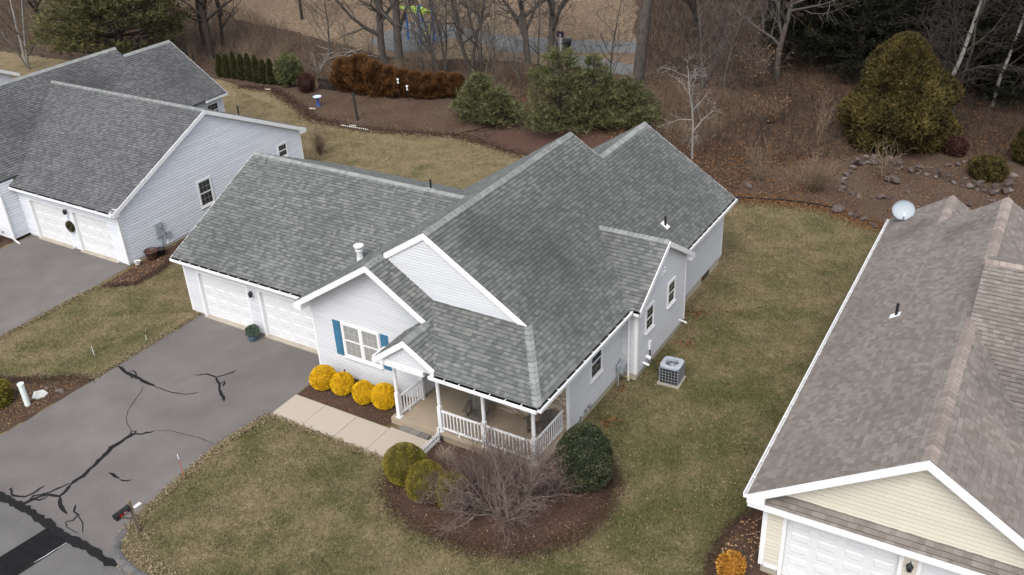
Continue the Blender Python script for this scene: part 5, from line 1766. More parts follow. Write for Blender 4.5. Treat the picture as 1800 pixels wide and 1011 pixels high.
bare_tree('bare_tree', 'dark leafless tree at the upper left corner', G(75, 60), 117, 13, .2, bark=BARKD)
bare_tree('bare_tree', 'crooked grey tree right of the large olive-brown evergreen', G(1665, 225), 118, 10, .13, twig=BARKD, kids=(14, 6, 5), lean=(.1, 0), wig=(.14, .2, .22, .25))

# more trees deep in the woods, too alike to tell apart
protos = []
for i in range(4):
    protos.append(bare_tree('woodland_tree', 'slender leafless tree deep in the dark woods at the upper right', (14 + 6 * i, 52), 130 + i, 14, .17, bark=BARKD, group='leafless trees deep in the woods', kids=(13, 5, 4)))
gg = random.Random(9)
k = 0
while k < 34:
    x, y = gg.uniform(-2, 42), gg.uniform(40, 78)
    if x < 12 - (y - 40) * .35:
        continue
    o = copy_tree(protos[k % 4])
    o.location = (x, y, 0)
    o.rotation_euler = (0, 0, gg.uniform(0, 6.28))
    s = gg.uniform(.75, 1.2)
    o.scale = (s, s, s)
    k += 1
lp = []
for i in range(2):
    lp.append(bare_tree('woodland_tree', 'slender leafless tree in the brown thicket at the upper left', (-44 - 8 * i, 34), 140 + i, 13, .16, bark=BARKD, group='leafless trees in the left thicket', kids=(13, 5, 4)))
for i in range(14):
    o = copy_tree(lp[i % 2])
    o.location = (gg.uniform(-70, -27), gg.uniform(30, 52), 0)
    o.rotation_euler = (0, 0, gg.uniform(0, 6.28))
    s = gg.uniform(.7, 1.15)
    o.scale = (s, s, s)
cp = [bare_tree('sapling', 'thin leafless sapling in the thicket before the playground', (-10 + 6 * i, 31), 145 + i, 7.5, .07, group='saplings in the centre thicket', kids=(14, 5, 4), start=(.1, .2, .2)) for i in range(2)]
for i in range(16):
    o = copy_tree(cp[i % 2])
    o.location = (gg.uniform(-24, 12), gg.uniform(29.5, 38), 0)
    o.rotation_euler = (0, 0, gg.uniform(0, 6.28))
    s = gg.uniform(.6, 1.25)
    o.scale = (s, s, s)
# dark hemlocks closing the view at the upper right
hp = [pine('hemlock', 'dark hemlock among the woods at the upper right', (19 + 7 * i, 50 + 3 * i), 13, 3.6, F_HEM, 150 + i, n_wh=20, per=9, tuft=.4, group='dark hemlocks closing the woods', base=.04, dens=.7, wmul=2.2, shape=.7) for i in range(2)]
for i, (x, y) in enumerate([(13, 55), (16.5, 62), (22, 58), (30, 47), (33.5, 55), (37, 60), (27, 66), (20, 72), (40, 50), (9.5, 70), (34, 70), (15, 48), (24, 50), (36, 44), (43, 60), (28, 56), (46, 48), (18, 56), (13.5, 46), (17, 44), (21.5, 43.5), (26, 43), (30, 42.5), (34, 41.5), (38.5, 41), (43, 41)]):
    o = copy_tree(hp[i % 2])
    o.location = (x, y, 0)
    o.rotation_euler = (0, 0, i * 1.7)
    s = .85 + .3 * gg.random()
    o.scale = (s * 1.1, s * 1.1, s)

# leafless garden shrubs
OL = LEAFL
twig_shrub('twiggy_shrub', 'leafless shrub with a tawny top on the back lawn by the left house', G(562, 272), 1.9, .7, 46, CANE, 160, r0=.012, spread=.35, fork=8, leaves=(.25, .06, OL))
twig_shrub('twiggy_shrub', 'pale leafless shrub standing alone in the leaf litter behind the rear gable', G(1333, 318), 2.2, .8, 26, CANE, 161, r0=.012, spread=.5, fork=9)
twig_shrub('twiggy_shrub', 'wide straw-coloured shrub with dry leaves beside the terraces', G(1432, 335), 1.7, 1.5, 130, CANE, 162, r0=.010, spread=.95, fork=8, leaves=(.18, .07, OL))
twig_shrub('twiggy_shrub', 'pale forked shrub in front of the large olive-brown evergreen', G(1552, 310), 2.3, .8, 14, CANE, 163, r0=.022, spread=.6, fork=8)
twig_shrub('twiggy_shrub', 'thin leafless sapling left of the large olive-brown evergreen', G(1438, 255), 2.8, .5, 9, CANE, 164, r0=.014, spread=.3, fork=8)
twig_shrub('beech_sapling', 'young tree holding tan dry leaves in the right-hand woods', G(1330, 150), 3.2, 1.5, 40, TWIG, 165, r0=.015, spread=.6, fork=9, leaves=(.35, .15, OL), cat_='sapling')
twig_shrub('beech_sapling', 'low sapling holding orange dry leaves above the leaf litter', G(1345, 215), 2.0, 1.5, 30, TWIG, 166, r0=.012, spread=.8, fork=9, leaves=(.4, .13, OL), cat_='sapling')
twig_shrub('twiggy_shrub', 'pale forked twigs left of the black fence panel', G(560, 130), 1.6, .6, 12, BARKW, 167, r0=.02, spread=.7, fork=4)

# thickets and ground cover
brush('thicket', 'tan leafless thicket between the hedge and the playground', [(-26, 28), (-12, 28.6), (-4, 30), (2, 28.5), (9, 28), (12.5, 26), (13, 36), (2, 37.6), (-8, 36.8), (-15, 34.3), (-27, 37)], 15000, 1.0, CANE, 1)
brush('thicket', 'brown leafless thicket behind the left house and arborvitae', [(-26, 28), (-27, 37), (-45, 44), (-80, 52), (-80, 27), (-45, 27)], 12500, 1.7, CANE, 2, r=.015)
brush('undergrowth', 'dark leafless undergrowth of the right-hand woods', [(12.5, 26), (16, 25.5), (20, 29), (25, 32), (34, 33), (42, 34), (44, 62), (-8, 66), (-4, 56), (0, 46), (2.5, 40.5), (13, 36)], 16500, 1.15, CANED, 3, r=.014)
brush('field_weeds', 'tall dry weeds scattered over the field beyond the playground', [(-60, 45), (-24, 46), (-8, 45), (8, 46), (10, 75), (-90, 80)], 6500, .8, CANE, 4, r=.014)
W_R = [(12.5, 24), (16.5, 23), (20, 27), (25, 30.5), (34, 31), (48, 33), (50, 60), (9, 60), (12, 36)]
litter('leaf_litter', 'brown fallen leaves over the floor of the right-hand woods', W_R, 22000, .13, LEAFL, 1, -.05, tone=.25)
litter('fallen_leaves', 'orange fallen leaves drifted behind the rear gable', [(11, 22.5), (17, 21.5), (20, 23), (20.5, 27), (16, 29), (11, 27)], 3200, .11, LEAFL, 2, .0, tone=.3)
litter('leaf_litter', 'brown fallen leaves under the centre trees', [(-5, 28.5), (10, 25), (13, 36), (6, 38), (-8, 37)], 6000, .13, LEAFL, 3, -.05, tone=.4)
litter('fallen_leaves', 'dry leaves and bark flecks on the back garden bed', [(-18, 25), (-12, 21.8), (-5, 22), (-1.5, 23), (-1, 26), (-10, 27)], 2200, .08, LEAFL, 4, .01, tone=.45)
litter('fallen_leaves', 'dry leaves over the terraced garden soil', [(17, 21.5), (21, 22), (24, 21), (30, 21), (33, 30), (25, 30.5), (20, 27)], 3500, .09, LEAFL, 6, .01, tone=.4)
pl = np.concatenate([np.random.default_rng(7).normal(size=(n, 2)) * s + np.array(c) for c, s, n in [((19.3, 9.55), .28, 70), ((19.75, 7.2), .22, 35), ((19.2, 1.35), .22, 60), ((20.4, 10.4), .3, 18), ((19.6, 5.6), .25, 14), ((18.8, 3.3), .12, 18)]])
litter('leaf_piles', 'small red-brown leaf piles on the side lawn by the wall', None, 0, .13, LEAFL, 8, .005, pts=pl, tone=.3)
litter('fallen_leaves', 'single dry leaves scattered on the side and back lawns', [(19.2, -8), (25, -3), (25.2, 20), (17, 20.5), (14, 20), (18.8, 14.3)], 420, .09, LEAFL, 9, .005, tone=.75)
litter('fallen_leaves', 'dry leaves and chips on the mulch of the front bed', BED, 420, .06, LEAFL, 10, .022, tone=.7)
litter('fallen_leaves', 'dry leaves on the mulch under the front window', [(8.4, -.85), (8.4, -2.5), (12.3, -2.5), (12.3, -.85)], 260, .05, LEAFL, 11, .022, tone=.7)
litter('fallen_leaves', 'dry leaves on the mulch by the left house', [(-6.0, 1.7), (-5.7, -.2), (-4.6, .7), (-4.8, 3), (-5.9, 3)], 420, .07, LEAFL, 12, .022, tone=.7)
litter('fallen_leaves', 'leaf litter and chips on the mulch by the utility pipe', [(0.3, -5.8), (-1.4, -6.7), (-3.2, -8), (-.6, -10), (.2, -9)], 420, .07, LEAFL, 13, .022, tone=.7)
litter('wood_chips', 'pale straw chips on the mulch beside the cream house', [(25.8, .4), (24.8, -1.4), (24.75, -3), (25.9, -3.2)], 240, .1, LEAFL, 14, .022, tone=.9)

CHIP = mat('mulch_chips', (0.03, 0.017, 0.012), (0.07, 0.043, 0.031), (0.15, 0.105, 0.08), rough=.95, scale=5, shade=True, spec=.1)
edge_scatter('mulch_chips', 'brown mulch chips strewn round the edge of the front bed', BED[2:12], 9000, .2, .055, CHIP, 301, .012, .4, closed=False)
edge_scatter('mulch_chips', 'mulch chips strewn round the bed by the utility pipe', [(0.40, -5.6), (-0.3, -5.75), (-1.6, -6.6), (-3.6, -7.6)], 2600, .15, .055, CHIP, 302, .012, .4, closed=False)
edge_scatter('mulch_chips', 'mulch chips strewn along the bed of the left house', [(-5.75, -0.3), (-5.3, -0.1), (-4.4, 0.6), (-4.5, 2.0), (-4.9, 3.6)], 2600, .13, .055, CHIP, 303, .012, .4, closed=False)
edge_scatter('mulch_chips', 'mulch chips strewn round the bed of the cream house', [(25.9, 0.6), (25.1, -0.2), (24.65, -1.6), (24.6, -3.0), (25.0, -4.6)], 2200, .1, .055, CHIP, 304, .012, .4, closed=False)
edge_scatter('soil_crumbs', 'soil and leaf crumbs along the edge of the back garden beds', [p for p in LAWN_BACK if -24 < p[0] < 5], 9000, .3, .09, CHIP, 305, .01, .4, closed=False, cat_='soil')
edge_scatter('soil_crumbs', 'leaf crumbs along the back edge of the side lawn', [p for p in LAWN_BACK if 9 < p[0] < 27], 6000, .35, .09, LEAFL, 306, .01, .3, closed=False, cat_='leaf crumbs')
DRYG = mat('dry_grass', (0.10, 0.08, 0.045), (0.2, 0.16, 0.095), (0.3, 0.25, 0.16), rough=.95, scale=3, shade=True, spec=.1)
edge_scatter('grass_fringe', 'dry grass fringe along the right edge of the main driveway', [(8.55, -10.7), (8.27, -9.8), (8.07, -8.0), (7.93, -6.0), (8.22, -4.05)], 3600, .09, .075, DRYG, 311, .012, .5, closed=False, cat_='grass')
edge_scatter('grass_fringe', 'dry grass fringe along the left edge of the main driveway', [(0.36, 0.0), (0.36, -5.5)], 1700, .07, .07, DRYG, 312, .012, .4, closed=False, cat_='grass')
edge_scatter('grass_fringe', 'dry grass fringe along the front walk', [(8.3, -4.0), (14.0, -4.0)], 1700, .06, .07, DRYG, 313, .014, .5, closed=False, cat_='grass')
edge_scatter('grass_fringe', 'dry grass fringe along the left neighbour driveway', [(-5.88, -.6), (-5.88, -10)], 2600, .08, .07, DRYG, 314, .012, .5, closed=False, cat_='grass')
edge_scatter('grass_fringe', 'bare tan turf around the mailbox and kerb', [(8.8, -10.3), (9.2, -11.0), (10.2, -11.35), (11.5, -11.45)], 3200, .22, .07, DRYG, 315, .004, .55, closed=False, cat_='grass')
# short grass: real blades over the lawn sheet
gz = [([(8.4, -5.8), (8.1, -8.5), (8.6, -11.2), (26, -11.4), (24.6, -1), (25.3, 20), (22.5, 20.9), (21, 21.5), (18, 21.1), (14, 20.9), (14, 14.4), (18.6, 14.4), (18.6, 8.6), (19.15, 8.6), (19.15, 3.95), (18.5, 3.95), (18.5, .3), (19.6, -.4), (20.6, -.8), (21.1, -3), (19.6, -5.8), (16.5, -6.3), (14.2, -5), (13.9, -4.0), (8.4, -4.0)], 150000, 0.54),
      ([(-5.8, -1), (-5.8, -11), (.2, -11), (.3, -.2), (-.1, .2), (-.1, 10), (-4.5, 10), (-4.4, .6)], 40000, 0.64),
      ([(-22, 24), (-14, 21.5), (-8, 20.8), (-2, 22), (4, 21.3), (13, 20.8), (14, 14.5), (7, 11), (-1, 11), (-6, 14.4), (-14, 16.5)], 52000, 0.7)]
Vs, Fs, Ss, k = [], [], [], 0
for j, (poly, n, tone) in enumerate(gz):
    g = np.random.default_rng(200 + j)
    B_ = scatter_poly(poly, n, 200 + j)
    C_ = np.stack([B_[:, 0], B_[:, 1], np.zeros(n)], 1)
    V, F = blades(C_, np.tile(np.array([[0, 0, 1.0]]), (n, 1)), .085, .026, 1, .9, 210 + j)
    V[:, 2] = np.maximum(V[:, 2], .002)
    patch = np.sin(B_[:, 0] * 1.3 + np.sin(B_[:, 1] * .9) * 2) * np.sin(B_[:, 1] * 1.1 + np.sin(B_[:, 0] * .7) * 2)
    Vs.append(V)
    Fs.append(F + k)
    Ss.append(np.clip(tone + patch * .2 + g.normal(size=n) * .28, 0, 1))
    k += len(V)
tag(mk('grass', np.concatenate(Vs), np.concatenate(Fs), GRASS, shade=np.concatenate(Ss), kind='stuff'), 'short dormant tan and green grass of the lawns', 'grass')

# ================================================================ stone terraces
stone_mesh = [lump(1.0, 300 + i, 2, (1, .72 + .1 * (i % 3), .5 + .08 * (i % 4)), .42) for i in range(7)]


def stone_wall(label, px, size, courses=1, seed=0, gap=.92):
    g = random.Random(seed)
    P = [np.array(G(*p)) for p in px]
    o = thing('stone_wall', label, 'stone wall', (*P[0], 0), 0, 'dry stone edges of the terraces')
    for c in range(courses):
        for a, b in zip(P[:-1], P[1:]):
            L = np.linalg.norm(b - a)
            s = g.uniform(0, size * .5)
            while s < L:
                r = size * g.uniform(.36, .62)
                q = a + (b - a) * s / L + np.array([g.uniform(-.1, .1), g.uniform(-.1, .1)]) + np.array([0, .12]) * c - P[0]
                v, f = stone_mesh[g.randrange(7)]
                t = g.uniform(0, 6.28)
                R = np.array([[math.cos(t), -math.sin(t), 0], [math.sin(t), math.cos(t), 0], [0, 0, 1]])
                mk('stone', (v * r) @ R.T + np.array([q[0], q[1], r * .35 + c * size * .55]), f, STONE, o, shade=g.random())
                s += r * 2 * gap
    return o


stone_wall('stacked reddish stone wall along the upper terrace', [(1598, 302), (1625, 308), (1655, 316), (1685, 326), (1710, 334), (1745, 343), (1772, 338), (1776, 322)], .52, 2, 1)
stone_wall('stone wall in front of the large olive-brown evergreen', [(1496, 300), (1510, 290), (1535, 288), (1560, 292), (1590, 300)], .55, 2, 2)
stone_wall('column of small stones at the left end of the terrace', [(1478, 338), (1484, 325), (1488, 312), (1492, 303)], .40, 1, 3)
stone_wall('low stone row across the middle of the terrace', [(1478, 337), (1500, 342), (1520, 348), (1550, 351), (1572, 350)], .48, 1, 4, 1.05)
stone_wall('stones edging the lawn below the terrace', [(1470, 370), (1490, 376), (1505, 382), (1530, 394), (1545, 402)], .42, 1, 5, 1.2)
stone_wall('short upper row of pink stones behind the clipped mound', [(1662, 293), (1680, 292), (1702, 286)], .42, 1, 6)
stone_wall('stones showing beyond the rear of the brown roof', [(1655, 348), (1672, 350), (1700, 362), (1715, 368)], .45, 1, 7, 1.1)
for u, v, r, lab in [(1471, 372, .42, 'dark boulder at the lawn corner below the terrace'), (1568, 322, .5, 'reddish boulder in the middle of the terraced bed'), (1315, 330, .4, 'pale boulder in the leaf litter behind the rear gable'), (1594, 340, .22, 'small grey stone behind the satellite dish'), (1745, 355, .22, 'lone small stone on the soil below the terrace')]:
    x, y = G(u, v)
    sv, sf = stone_mesh[int(u) % 7]
    o = mk('boulder', sv * r + np.array([0, 0, r * .3]), sf, STONE, shade=.35 + .3 * rnd.random(), smooth=False)
    o.location = (x, y, 0)
    tag(o, lab, 'boulder')
for u, v, r, lab in [(107, 690, .24, 'grey boulder beside the driveway mulch'), (82, 684, .16, 'small pale stone left of the grey boulder'), (566, 665, .2, 'flat stone at the house corner beside the driveway')]:
    x, y = G(u, v)
    sv, sf = stone_mesh[int(u) % 7]
    o = mk('boulder', sv * r + np.array([0, 0, r * .3]), sf, STONE, shade=.8)
    o.location = (x, y, 0)
    tag(o, lab, 'boulder')
for u, v, lab in [(619, 222, 'flat pale stepping stone by the leaning black pole'), (470, 158, 'pale stepping stone beside the arborvitae row'), (548, 192, 'pale flat stone below the birdbath')]:
    x, y = G(u, v)
    sv, sf = stone_mesh[3]
    o = mk('stepping_stone', sv * np.array([.4, .3, .12]), sf, mat('pale_stone', (.4, .34, .27), (.3, .25, .2)), shade=.9)
    o.location = (x, y, .02)
    tag(o, lab, 'stone')
# black edging strip along the back of the side lawn
E_ = [G(*p) for p in [(1288, 349), (1315, 350), (1345, 352), (1375, 353), (1405, 357), (1440, 362), (1468, 368)]]
V, F = [], []
for i, (x, y) in enumerate(E_):
    V += [(x, y - .03, 0), (x, y - .03, .1), (x, y + .03, .1), (x, y + .03, 0)]
    if i:
        a, b = 4 * i - 4, 4 * i
        F += [(a, b, b + 1, a + 1), (a + 1, b + 1, b + 2, a + 2), (a + 2, b + 2, b + 3, a + 3)]
tag(mk('lawn_edging', V, F, BLACK), 'black edging strip between the side lawn and the leaf litter', 'edging')

# ================================================================ garden and street objects
t = thing('air_conditioner', 'grey outdoor air conditioner unit on the lawn beside the bay', 'air conditioner', (20.13, 4.62, 0), .06)
mk('base_pad', *box(-.42, .42, -.42, .42, -.02, .07), CONC, t)
hw = .36
mk('coil', *box(-hw + .03, hw - .03, -hw + .03, hw - .03, .08, .72), BLACK, t)
gr = []
for sx, sy in ((0, -1), (0, 1), (1, 0), (-1, 0)):
    for i in range(7):
        c = -hw + .02 + (2 * hw - .04) * i / 6
        gr.append(box(c - .008, c + .008, sy * hw - .008, sy * hw + .008, .08, .74) if sy else box(sx * hw - .008, sx * hw + .008, c - .008, c + .008, .08, .74))
    for j in range(6):
        z = .1 + .62 * j / 5
        gr.append(box(-hw, hw, sy * hw - .006, sy * hw + .006, z - .008, z + .008) if sy else box(sx * hw - .006, sx * hw + .006, -hw, hw, z - .008, z + .008))
mk('grille', *join(gr), mat('grille_grey', (.22, .23, .25)), t)
n = 28
ang = [i * 2 * math.pi / n for i in range(n)]
sqp = [(math.copysign(min(.38, abs(math.cos(a)) * .46), math.cos(a)), math.copysign(min(.38, abs(math.sin(a)) * .46), math.sin(a))) for a in ang]
V = [(x, y, .74) for x, y in sqp] + [(x, y, .80) for x, y in sqp] + [(.25 * math.cos(a), .25 * math.sin(a), .82) for a in ang] + [(.23 * math.cos(a), .23 * math.sin(a), .72) for a in ang]
F = []
for i in range(n):
    j = (i + 1) % n
    F += [(i, j, n + j, n + i), (n + i, n + j, 2 * n + j, 2 * n + i), (2 * n + i, 2 * n + j, 3 * n + j, 3 * n + i)]
mk('top_cover', V, F, mat('cover_grey', (.33, .36, .40), (.28, .31, .35), rough=.5), t)
fan = [lathe([(.07, 0), (.08, .04), (.05, .07)], 12, (0, 0, .70))]
for i in range(5):
    a = i * 2 * math.pi / 5
    fan.append(beam((.06 * math.cos(a), .06 * math.sin(a), .70), (.22 * math.cos(a), .22 * math.sin(a), .70), (-.06 * math.sin(a), .06 * math.cos(a), .035), (0, 0, .006)))
mk('fan', *join(fan), GREYM, t)
mk('fan_guard', *join([cyl((r * math.cos(a), r * math.sin(a), .815), (r * math.cos(a + .35), r * math.sin(a + .35), .815), .005, n=4, caps=False) for r in (.06, .1, .14, .18, .22) for a in np.arange(0, 6.28, .35)]), GREYM, t)


def adirondack(loc, rz, label):
    t = thing('adirondack_chair', label, 'chair', loc, rz, 'grey slatted chairs on the porch')
    z = np.array([0, 0, 1.0])
    for i in range(5):                                      # seat slats, sloping down to the back (+y)
        y0 = -.30 + i * .115
        zz = .37 - i * .028
        mk('seat_slat', *beam((-.26, y0, zz), (.26, y0, zz), (0, .105, -.026), (0, 0, .022)), CHAIRM, t, shade=rnd.random())
    for i in range(7):                                      # fanned back slats
        x0 = -.27 + i * .09
        L = .80 - .035 * abs(i - 3) ** 1.5
        top = np.array([x0 * 1.18, .23 + L * .42, .26 + L * .9])
        mk('back_slat', *beam((x0 - .036, .23, .26), top - np.array([.036, 0, 0]), (.076, 0, 0), (0, .02, -.01)), CHAIRM, t, shade=rnd.random())
    for s in (-1, 1):
        mk('arm', *prism([(s * .27, -.38, .56), (s * .43, -.38, .56), (s * .41, .30, .55), (s * .33, .42, .55), (s * .29, .30, .55)], (0, 0, .028)), CHAIRM, t, shade=rnd.random())
        mk('leg', *beam((s * .31 - .025, -.33, 0), (s * .31 - .025, -.33, .555), (.05, 0, 0), (0, .1, 0)), CHAIRM, t, shade=rnd.random())
        mk('leg', *beam((s * .285 - .02, -.36, .30), (s * .285 - .02, .58, 0.0), (.04, 0, 0), (0, 0, .11)), CHAIRM, t, shade=rnd.random())
        mk('leg', *beam((s * .33 - .02, .28, 0.05), (s * .33 - .02, .36, .55), (.04, 0, 0), (0, .07, 0)), CHAIRM, t, shade=rnd.random())
    mk('back_rail', *beam((-.37, .40, .50), (.37, .40, .50), (0, .03, 0), (0, 0, .08)), CHAIRM, t, shade=.4)
    mk('front_rail', *beam((-.27, -.355, .26), (.27, -.355, .26), (0, .022, 0), (0, 0, .11)), CHAIRM, t, shade=.4)
    return t


adirondack((15.25, -.95, .25), .35, 'grey slatted chair on the porch near the middle post')
adirondack((17.55, -.55, .25), -.25, 'grey slatted chair on the porch half hidden by the corner post')

# picket fence beside the walk
t = thing('picket_fence', 'short white picket fence between the walk and the front bed', 'fence', (14.58, -3.0, 0))
for i in range(13):
    y = -.80 + i * .113
    zt = .48
    mk('picket', *prism([(-.012, y - .03, .05), (-.012, y + .03, .05), (-.012, y + .03, zt - .04), (-.012, y, zt), (-.012, y - .03, zt - .04)], (.018, 0, 0)), WHITE, t)
for zz in (.14, .34):
    mk('rail', *box(.007, .03, -.85, .64, zz, zz + .04), WHITE, t)
mk('post', *box(-.035, .035, .62, .69, 0, .62), WHITE, t)
mk('post', *box(-.02, .03, -.87, -.82, 0, .5), WHITE, t)
mk('lantern', *lathe([(.03, .0), (.05, .02), (.035, .14), (.06, .17), (.01, .22)], 8, (.1, .62, .1)), BLACK, t)
mk('lantern_stake', *cyl((.1, .62, -.03), (.1, .62, .11), .015), BLACK, t)

# potted plant by the garage, pots by the left house
t = thing('potted_plant', 'blue glazed pot with a round green plant between the garage doors', 'potted plant', (3.98, -.5, .012))
mk('pot', *lathe([(.15, 0), (.19, .06), (.21, .2), (.23, .24), (.225, .26), (.19, .25), (.18, .22)], 18), POTBLUE, t, smooth=True)
mk('soil', *cyl((0, 0, .17), (0, 0, .22), .19, n=14), MULCH, t)
P_, U_ = shrub_points(3000, .26, .26, .24, 401, .12, .3, -.4)
V, F = diamonds(P_ + np.array([0, 0, .40]), U_ + np.random.default_rng(3).normal(size=U_.shape) * .7, .05, .03, 401)
mk('foliage', V, F, F_GREEN, t, shade=np.repeat(np.random.default_rng(4).random(len(P_)), 2))
cv, cf = core(.26, .26, .24, 401, .12, 3.0, .75)
mk('stems', cv + np.array([0, 0, .38]), cf, F_GREEN, t, shade=.0)
for (x, y, s, m, lab) in [(-5.72, 2.62, 1.0, POTBROWN, 'large brown garden pot by the left house wall'), (-5.68, 3.12, .72, BLACK, 'black garden pot behind the large brown one'), (-5.88, 1.86, .45, OLDWHITE, 'small white garden pot at the left house corner')]:
    t = thing('garden_pot', lab, 'pot', (x, y, .018))
    mk('pot', *lathe([(.2 * s, 0), (.27 * s, .2 * s), (.32 * s, .42 * s), (.35 * s, .44 * s), (.34 * s, .47 * s), (.29 * s, .45 * s), (.25 * s, .34 * s)], 18), m, t, smooth=True)
    mk('soil', *cyl((0, 0, .28 * s), (0, 0, .35 * s), .27 * s, n=14), MULCH, t)

# wreath on the pier between the left house's garage doors
t = thing('wreath', 'dark evergreen wreath hanging between the left house garage doors', 'wreath', (-6.2 - 3.78, 1.65 - .06, 1.32))
g = np.random.default_rng(8)
a = g.uniform(0, 6.283, 1500)
b = g.uniform(0, 6.283, 1500)
rr = .20 + .055 * np.cos(b)
P_ = np.stack([rr * np.cos(a), .05 * np.sin(b) - .03, rr * np.sin(a)], 1)
V, F = blades(P_, np.stack([np.cos(b) * np.cos(a), np.sin(b), np.cos(b) * np.sin(a)], 1), .07, .018, 2, .7, 8)
mk('greenery', V, F, F_THUJA, t, shade=np.repeat(g.random(1500), 2))
mk('ribbon', *join([lathe([(.0, 0), (.05, .02), (.02, .06)], 8, (0, -.06, -.2)), beam((-.05, -.08, -.36), (-.02, -.09, -.18), (.04, 0, 0), (0, .008, 0)), beam((.03, -.08, -.36), (.0, -.09, -.18), (.04, 0, 0), (0, .008, 0))]), mat('tan_ribbon', (.45, .33, .2)), t)
mk('hook', *cyl((0, .03, .2), (0, -.02, .55), .008), BLACK, t)

# mailbox
mx_, my_ = 8.88, -10.42
t = thing('mailbox', 'black mailbox with red flag on a weathered wooden post by the kerb', 'mailbox', (mx_, my_, 0), 0)
mk('post', *join([box(-.045, .045, -.045, .045, -.05, 1.32), beam((-.04, -.55, .93), (-.04, .05, .93), (.08, 0, 0), (0, 0, .08)), beam((-.02, -.4, .93), (-.02, -.04, .62), (.04, 0, 0), (0, .07, 0))]), WOODP, t)
R_ = .09
pr = [(-R_, 0), (R_, 0), (R_, .12)] + [(R_ * math.cos(a), .12 + R_ * math.sin(a)) for a in np.linspace(0, math.pi, 9)[1:-1]] + [(-R_, .12)]
body = prism([(x, -.56, 1.01 + z) for x, z in pr], (0, .5, 0))
bx = mk('box', *body, BLACK, t)
mk('door', *prism([(x * 1.04, -.575, 1.008 + z * 1.02) for x, z in pr], (0, .012, 0)), BLACK, bx)
mk('flag', *join([box(R_ + .002, R_ + .010, -.47, -.33, 1.06, 1.13), box(R_ + .002, R_ + .008, -.33, -.16, 1.08, 1.10)]), RED, bx)
mk('newspaper', *beam((.02, .06, 1.02), (.06, .28, 1.05), (.1, 0, 0), (0, 0, .025)), LETTER, t)


def text_mesh(body, size, m, parent, matrix, name='lettering'):
    cu = bpy.data.curves.new('text', 'FONT')
    cu.body = body
    cu.size = size
    cu.extrude = .001
    cu.align_x = 'CENTER'
    tmp = bpy.data.objects.new('text', cu)
    me = bpy.data.meshes.new_from_object(tmp)
    bpy.data.objects.remove(tmp)
    me.name = name
    me.materials.clear()
    me.materials.append(m)
    o = bpy.data.objects.new(name, me)
    COL.objects.link(o)
    o.parent = parent
    o.matrix_local = matrix
    return o


side = Matrix(((0, 0, 1, R_ + .004), (1, 0, 0, -.24), (0, 1, 0, 1.035), (0, 0, 0, 1)))
text_mesh('71', .13, LETTER, bx, side)
mk('name_strip', *join([box(R_ + .002, R_ + .004, -.42 + i * .035, -.395 + i * .035, 1.012, 1.024) for i in range(9)]), LETTER, bx)

# utility pipe with its lid, driveway marker
t = thing('utility_pipe', 'pale green capped standpipe in the mulch at the left', 'pipe', (-.42, -7.82, 0))
mk('pipe', *cyl((0, 0, -.03), (0, 0, .92), .105, n=16), PIPEW, t, smooth=False)
mk('cap', *cyl((0, 0, .92), (0, 0, .99), .122, n=16), PIPEW, t)
o = mk('cover_plate', *prism([(.0, -.3, 0), (.22, -.22, 0), (.34, .0, 0), (.26, .22, 0), (-.1, .26, 0), (-.3, .0, 0)], (0, 0, .05)), mat('cover_concrete', (.46, .47, .44), (.4, .41, .38), rough=.9))
o.location = (-.62, -7.2, .015)
tag(o, 'flat pale concrete cover beside the capped standpipe', 'cover')
t = thing('driveway_marker', 'thin red marker stake with white top at the driveway edge', 'marker', (8.06, -7.85, 0))
mk('stake', *cyl((0, 0, -.03), (-.04, 0, .72), .012, n=6), MARK, t)
mk('top', *cyl((-.04, 0, .72), (-.05, 0, .92), .014, n=6), LETTER, t)
o = mk('stake', *cyl((0, 0, -.03), (-.05, .02, .42), .012, n=6), LETTER)
o.location = (*G(166, 625), 0)
tag(o, 'small white stake in the grass strip between the driveways', 'stake')
o = mk('stake', *cyl((0, 0, -.03), (.0, .0, .25), .012, n=6), LETTER)
o.location = (*G(258, 598), 0)
tag(o, 'tiny white stake in the grass near the main driveway edge', 'stake')

# birdbath, pole, fence panel and feeders in the back garden
t = thing('birdbath', 'blue ceramic birdbath in the back garden bed', 'birdbath', (*G(560, 187), 0))
mk('pedestal', *lathe([(.16, 0), (.15, .05), (.07, .12), (.09, .35), (.06, .5), (.13, .6)], 14), CERAMIC, t, smooth=True)
mk('bowl', *lathe([(.08, .58), (.26, .64), (.30, .70), (.28, .705), (.2, .66), (.02, .645)], 18), CERAMIC2, t, smooth=True)
o = mk('garden_pole', *cyl((0, 0, -.05), (-.42, .35, 1.75), .075, n=10), BLACK)
o.location = (*G(629, 212), 0)
tag(o, 'leaning black pole in the back garden bed', 'pole')
t = thing('garden_fence', 'low black fence panel between the round shrub and the hedge', 'fence', (*G(576, 158), 0), .05)
for i in range(11):
    mk('picket', *box(-.75 + i * .14, -.68 + i * .14, -.015, .015, 0, .8), BLACK, t)
mk('rail', *box(-.78, .82, .016, .04, .2, .26), BLACK, t)
mk('rail', *box(-.78, .82, .016, .04, .62, .68), BLACK, t)
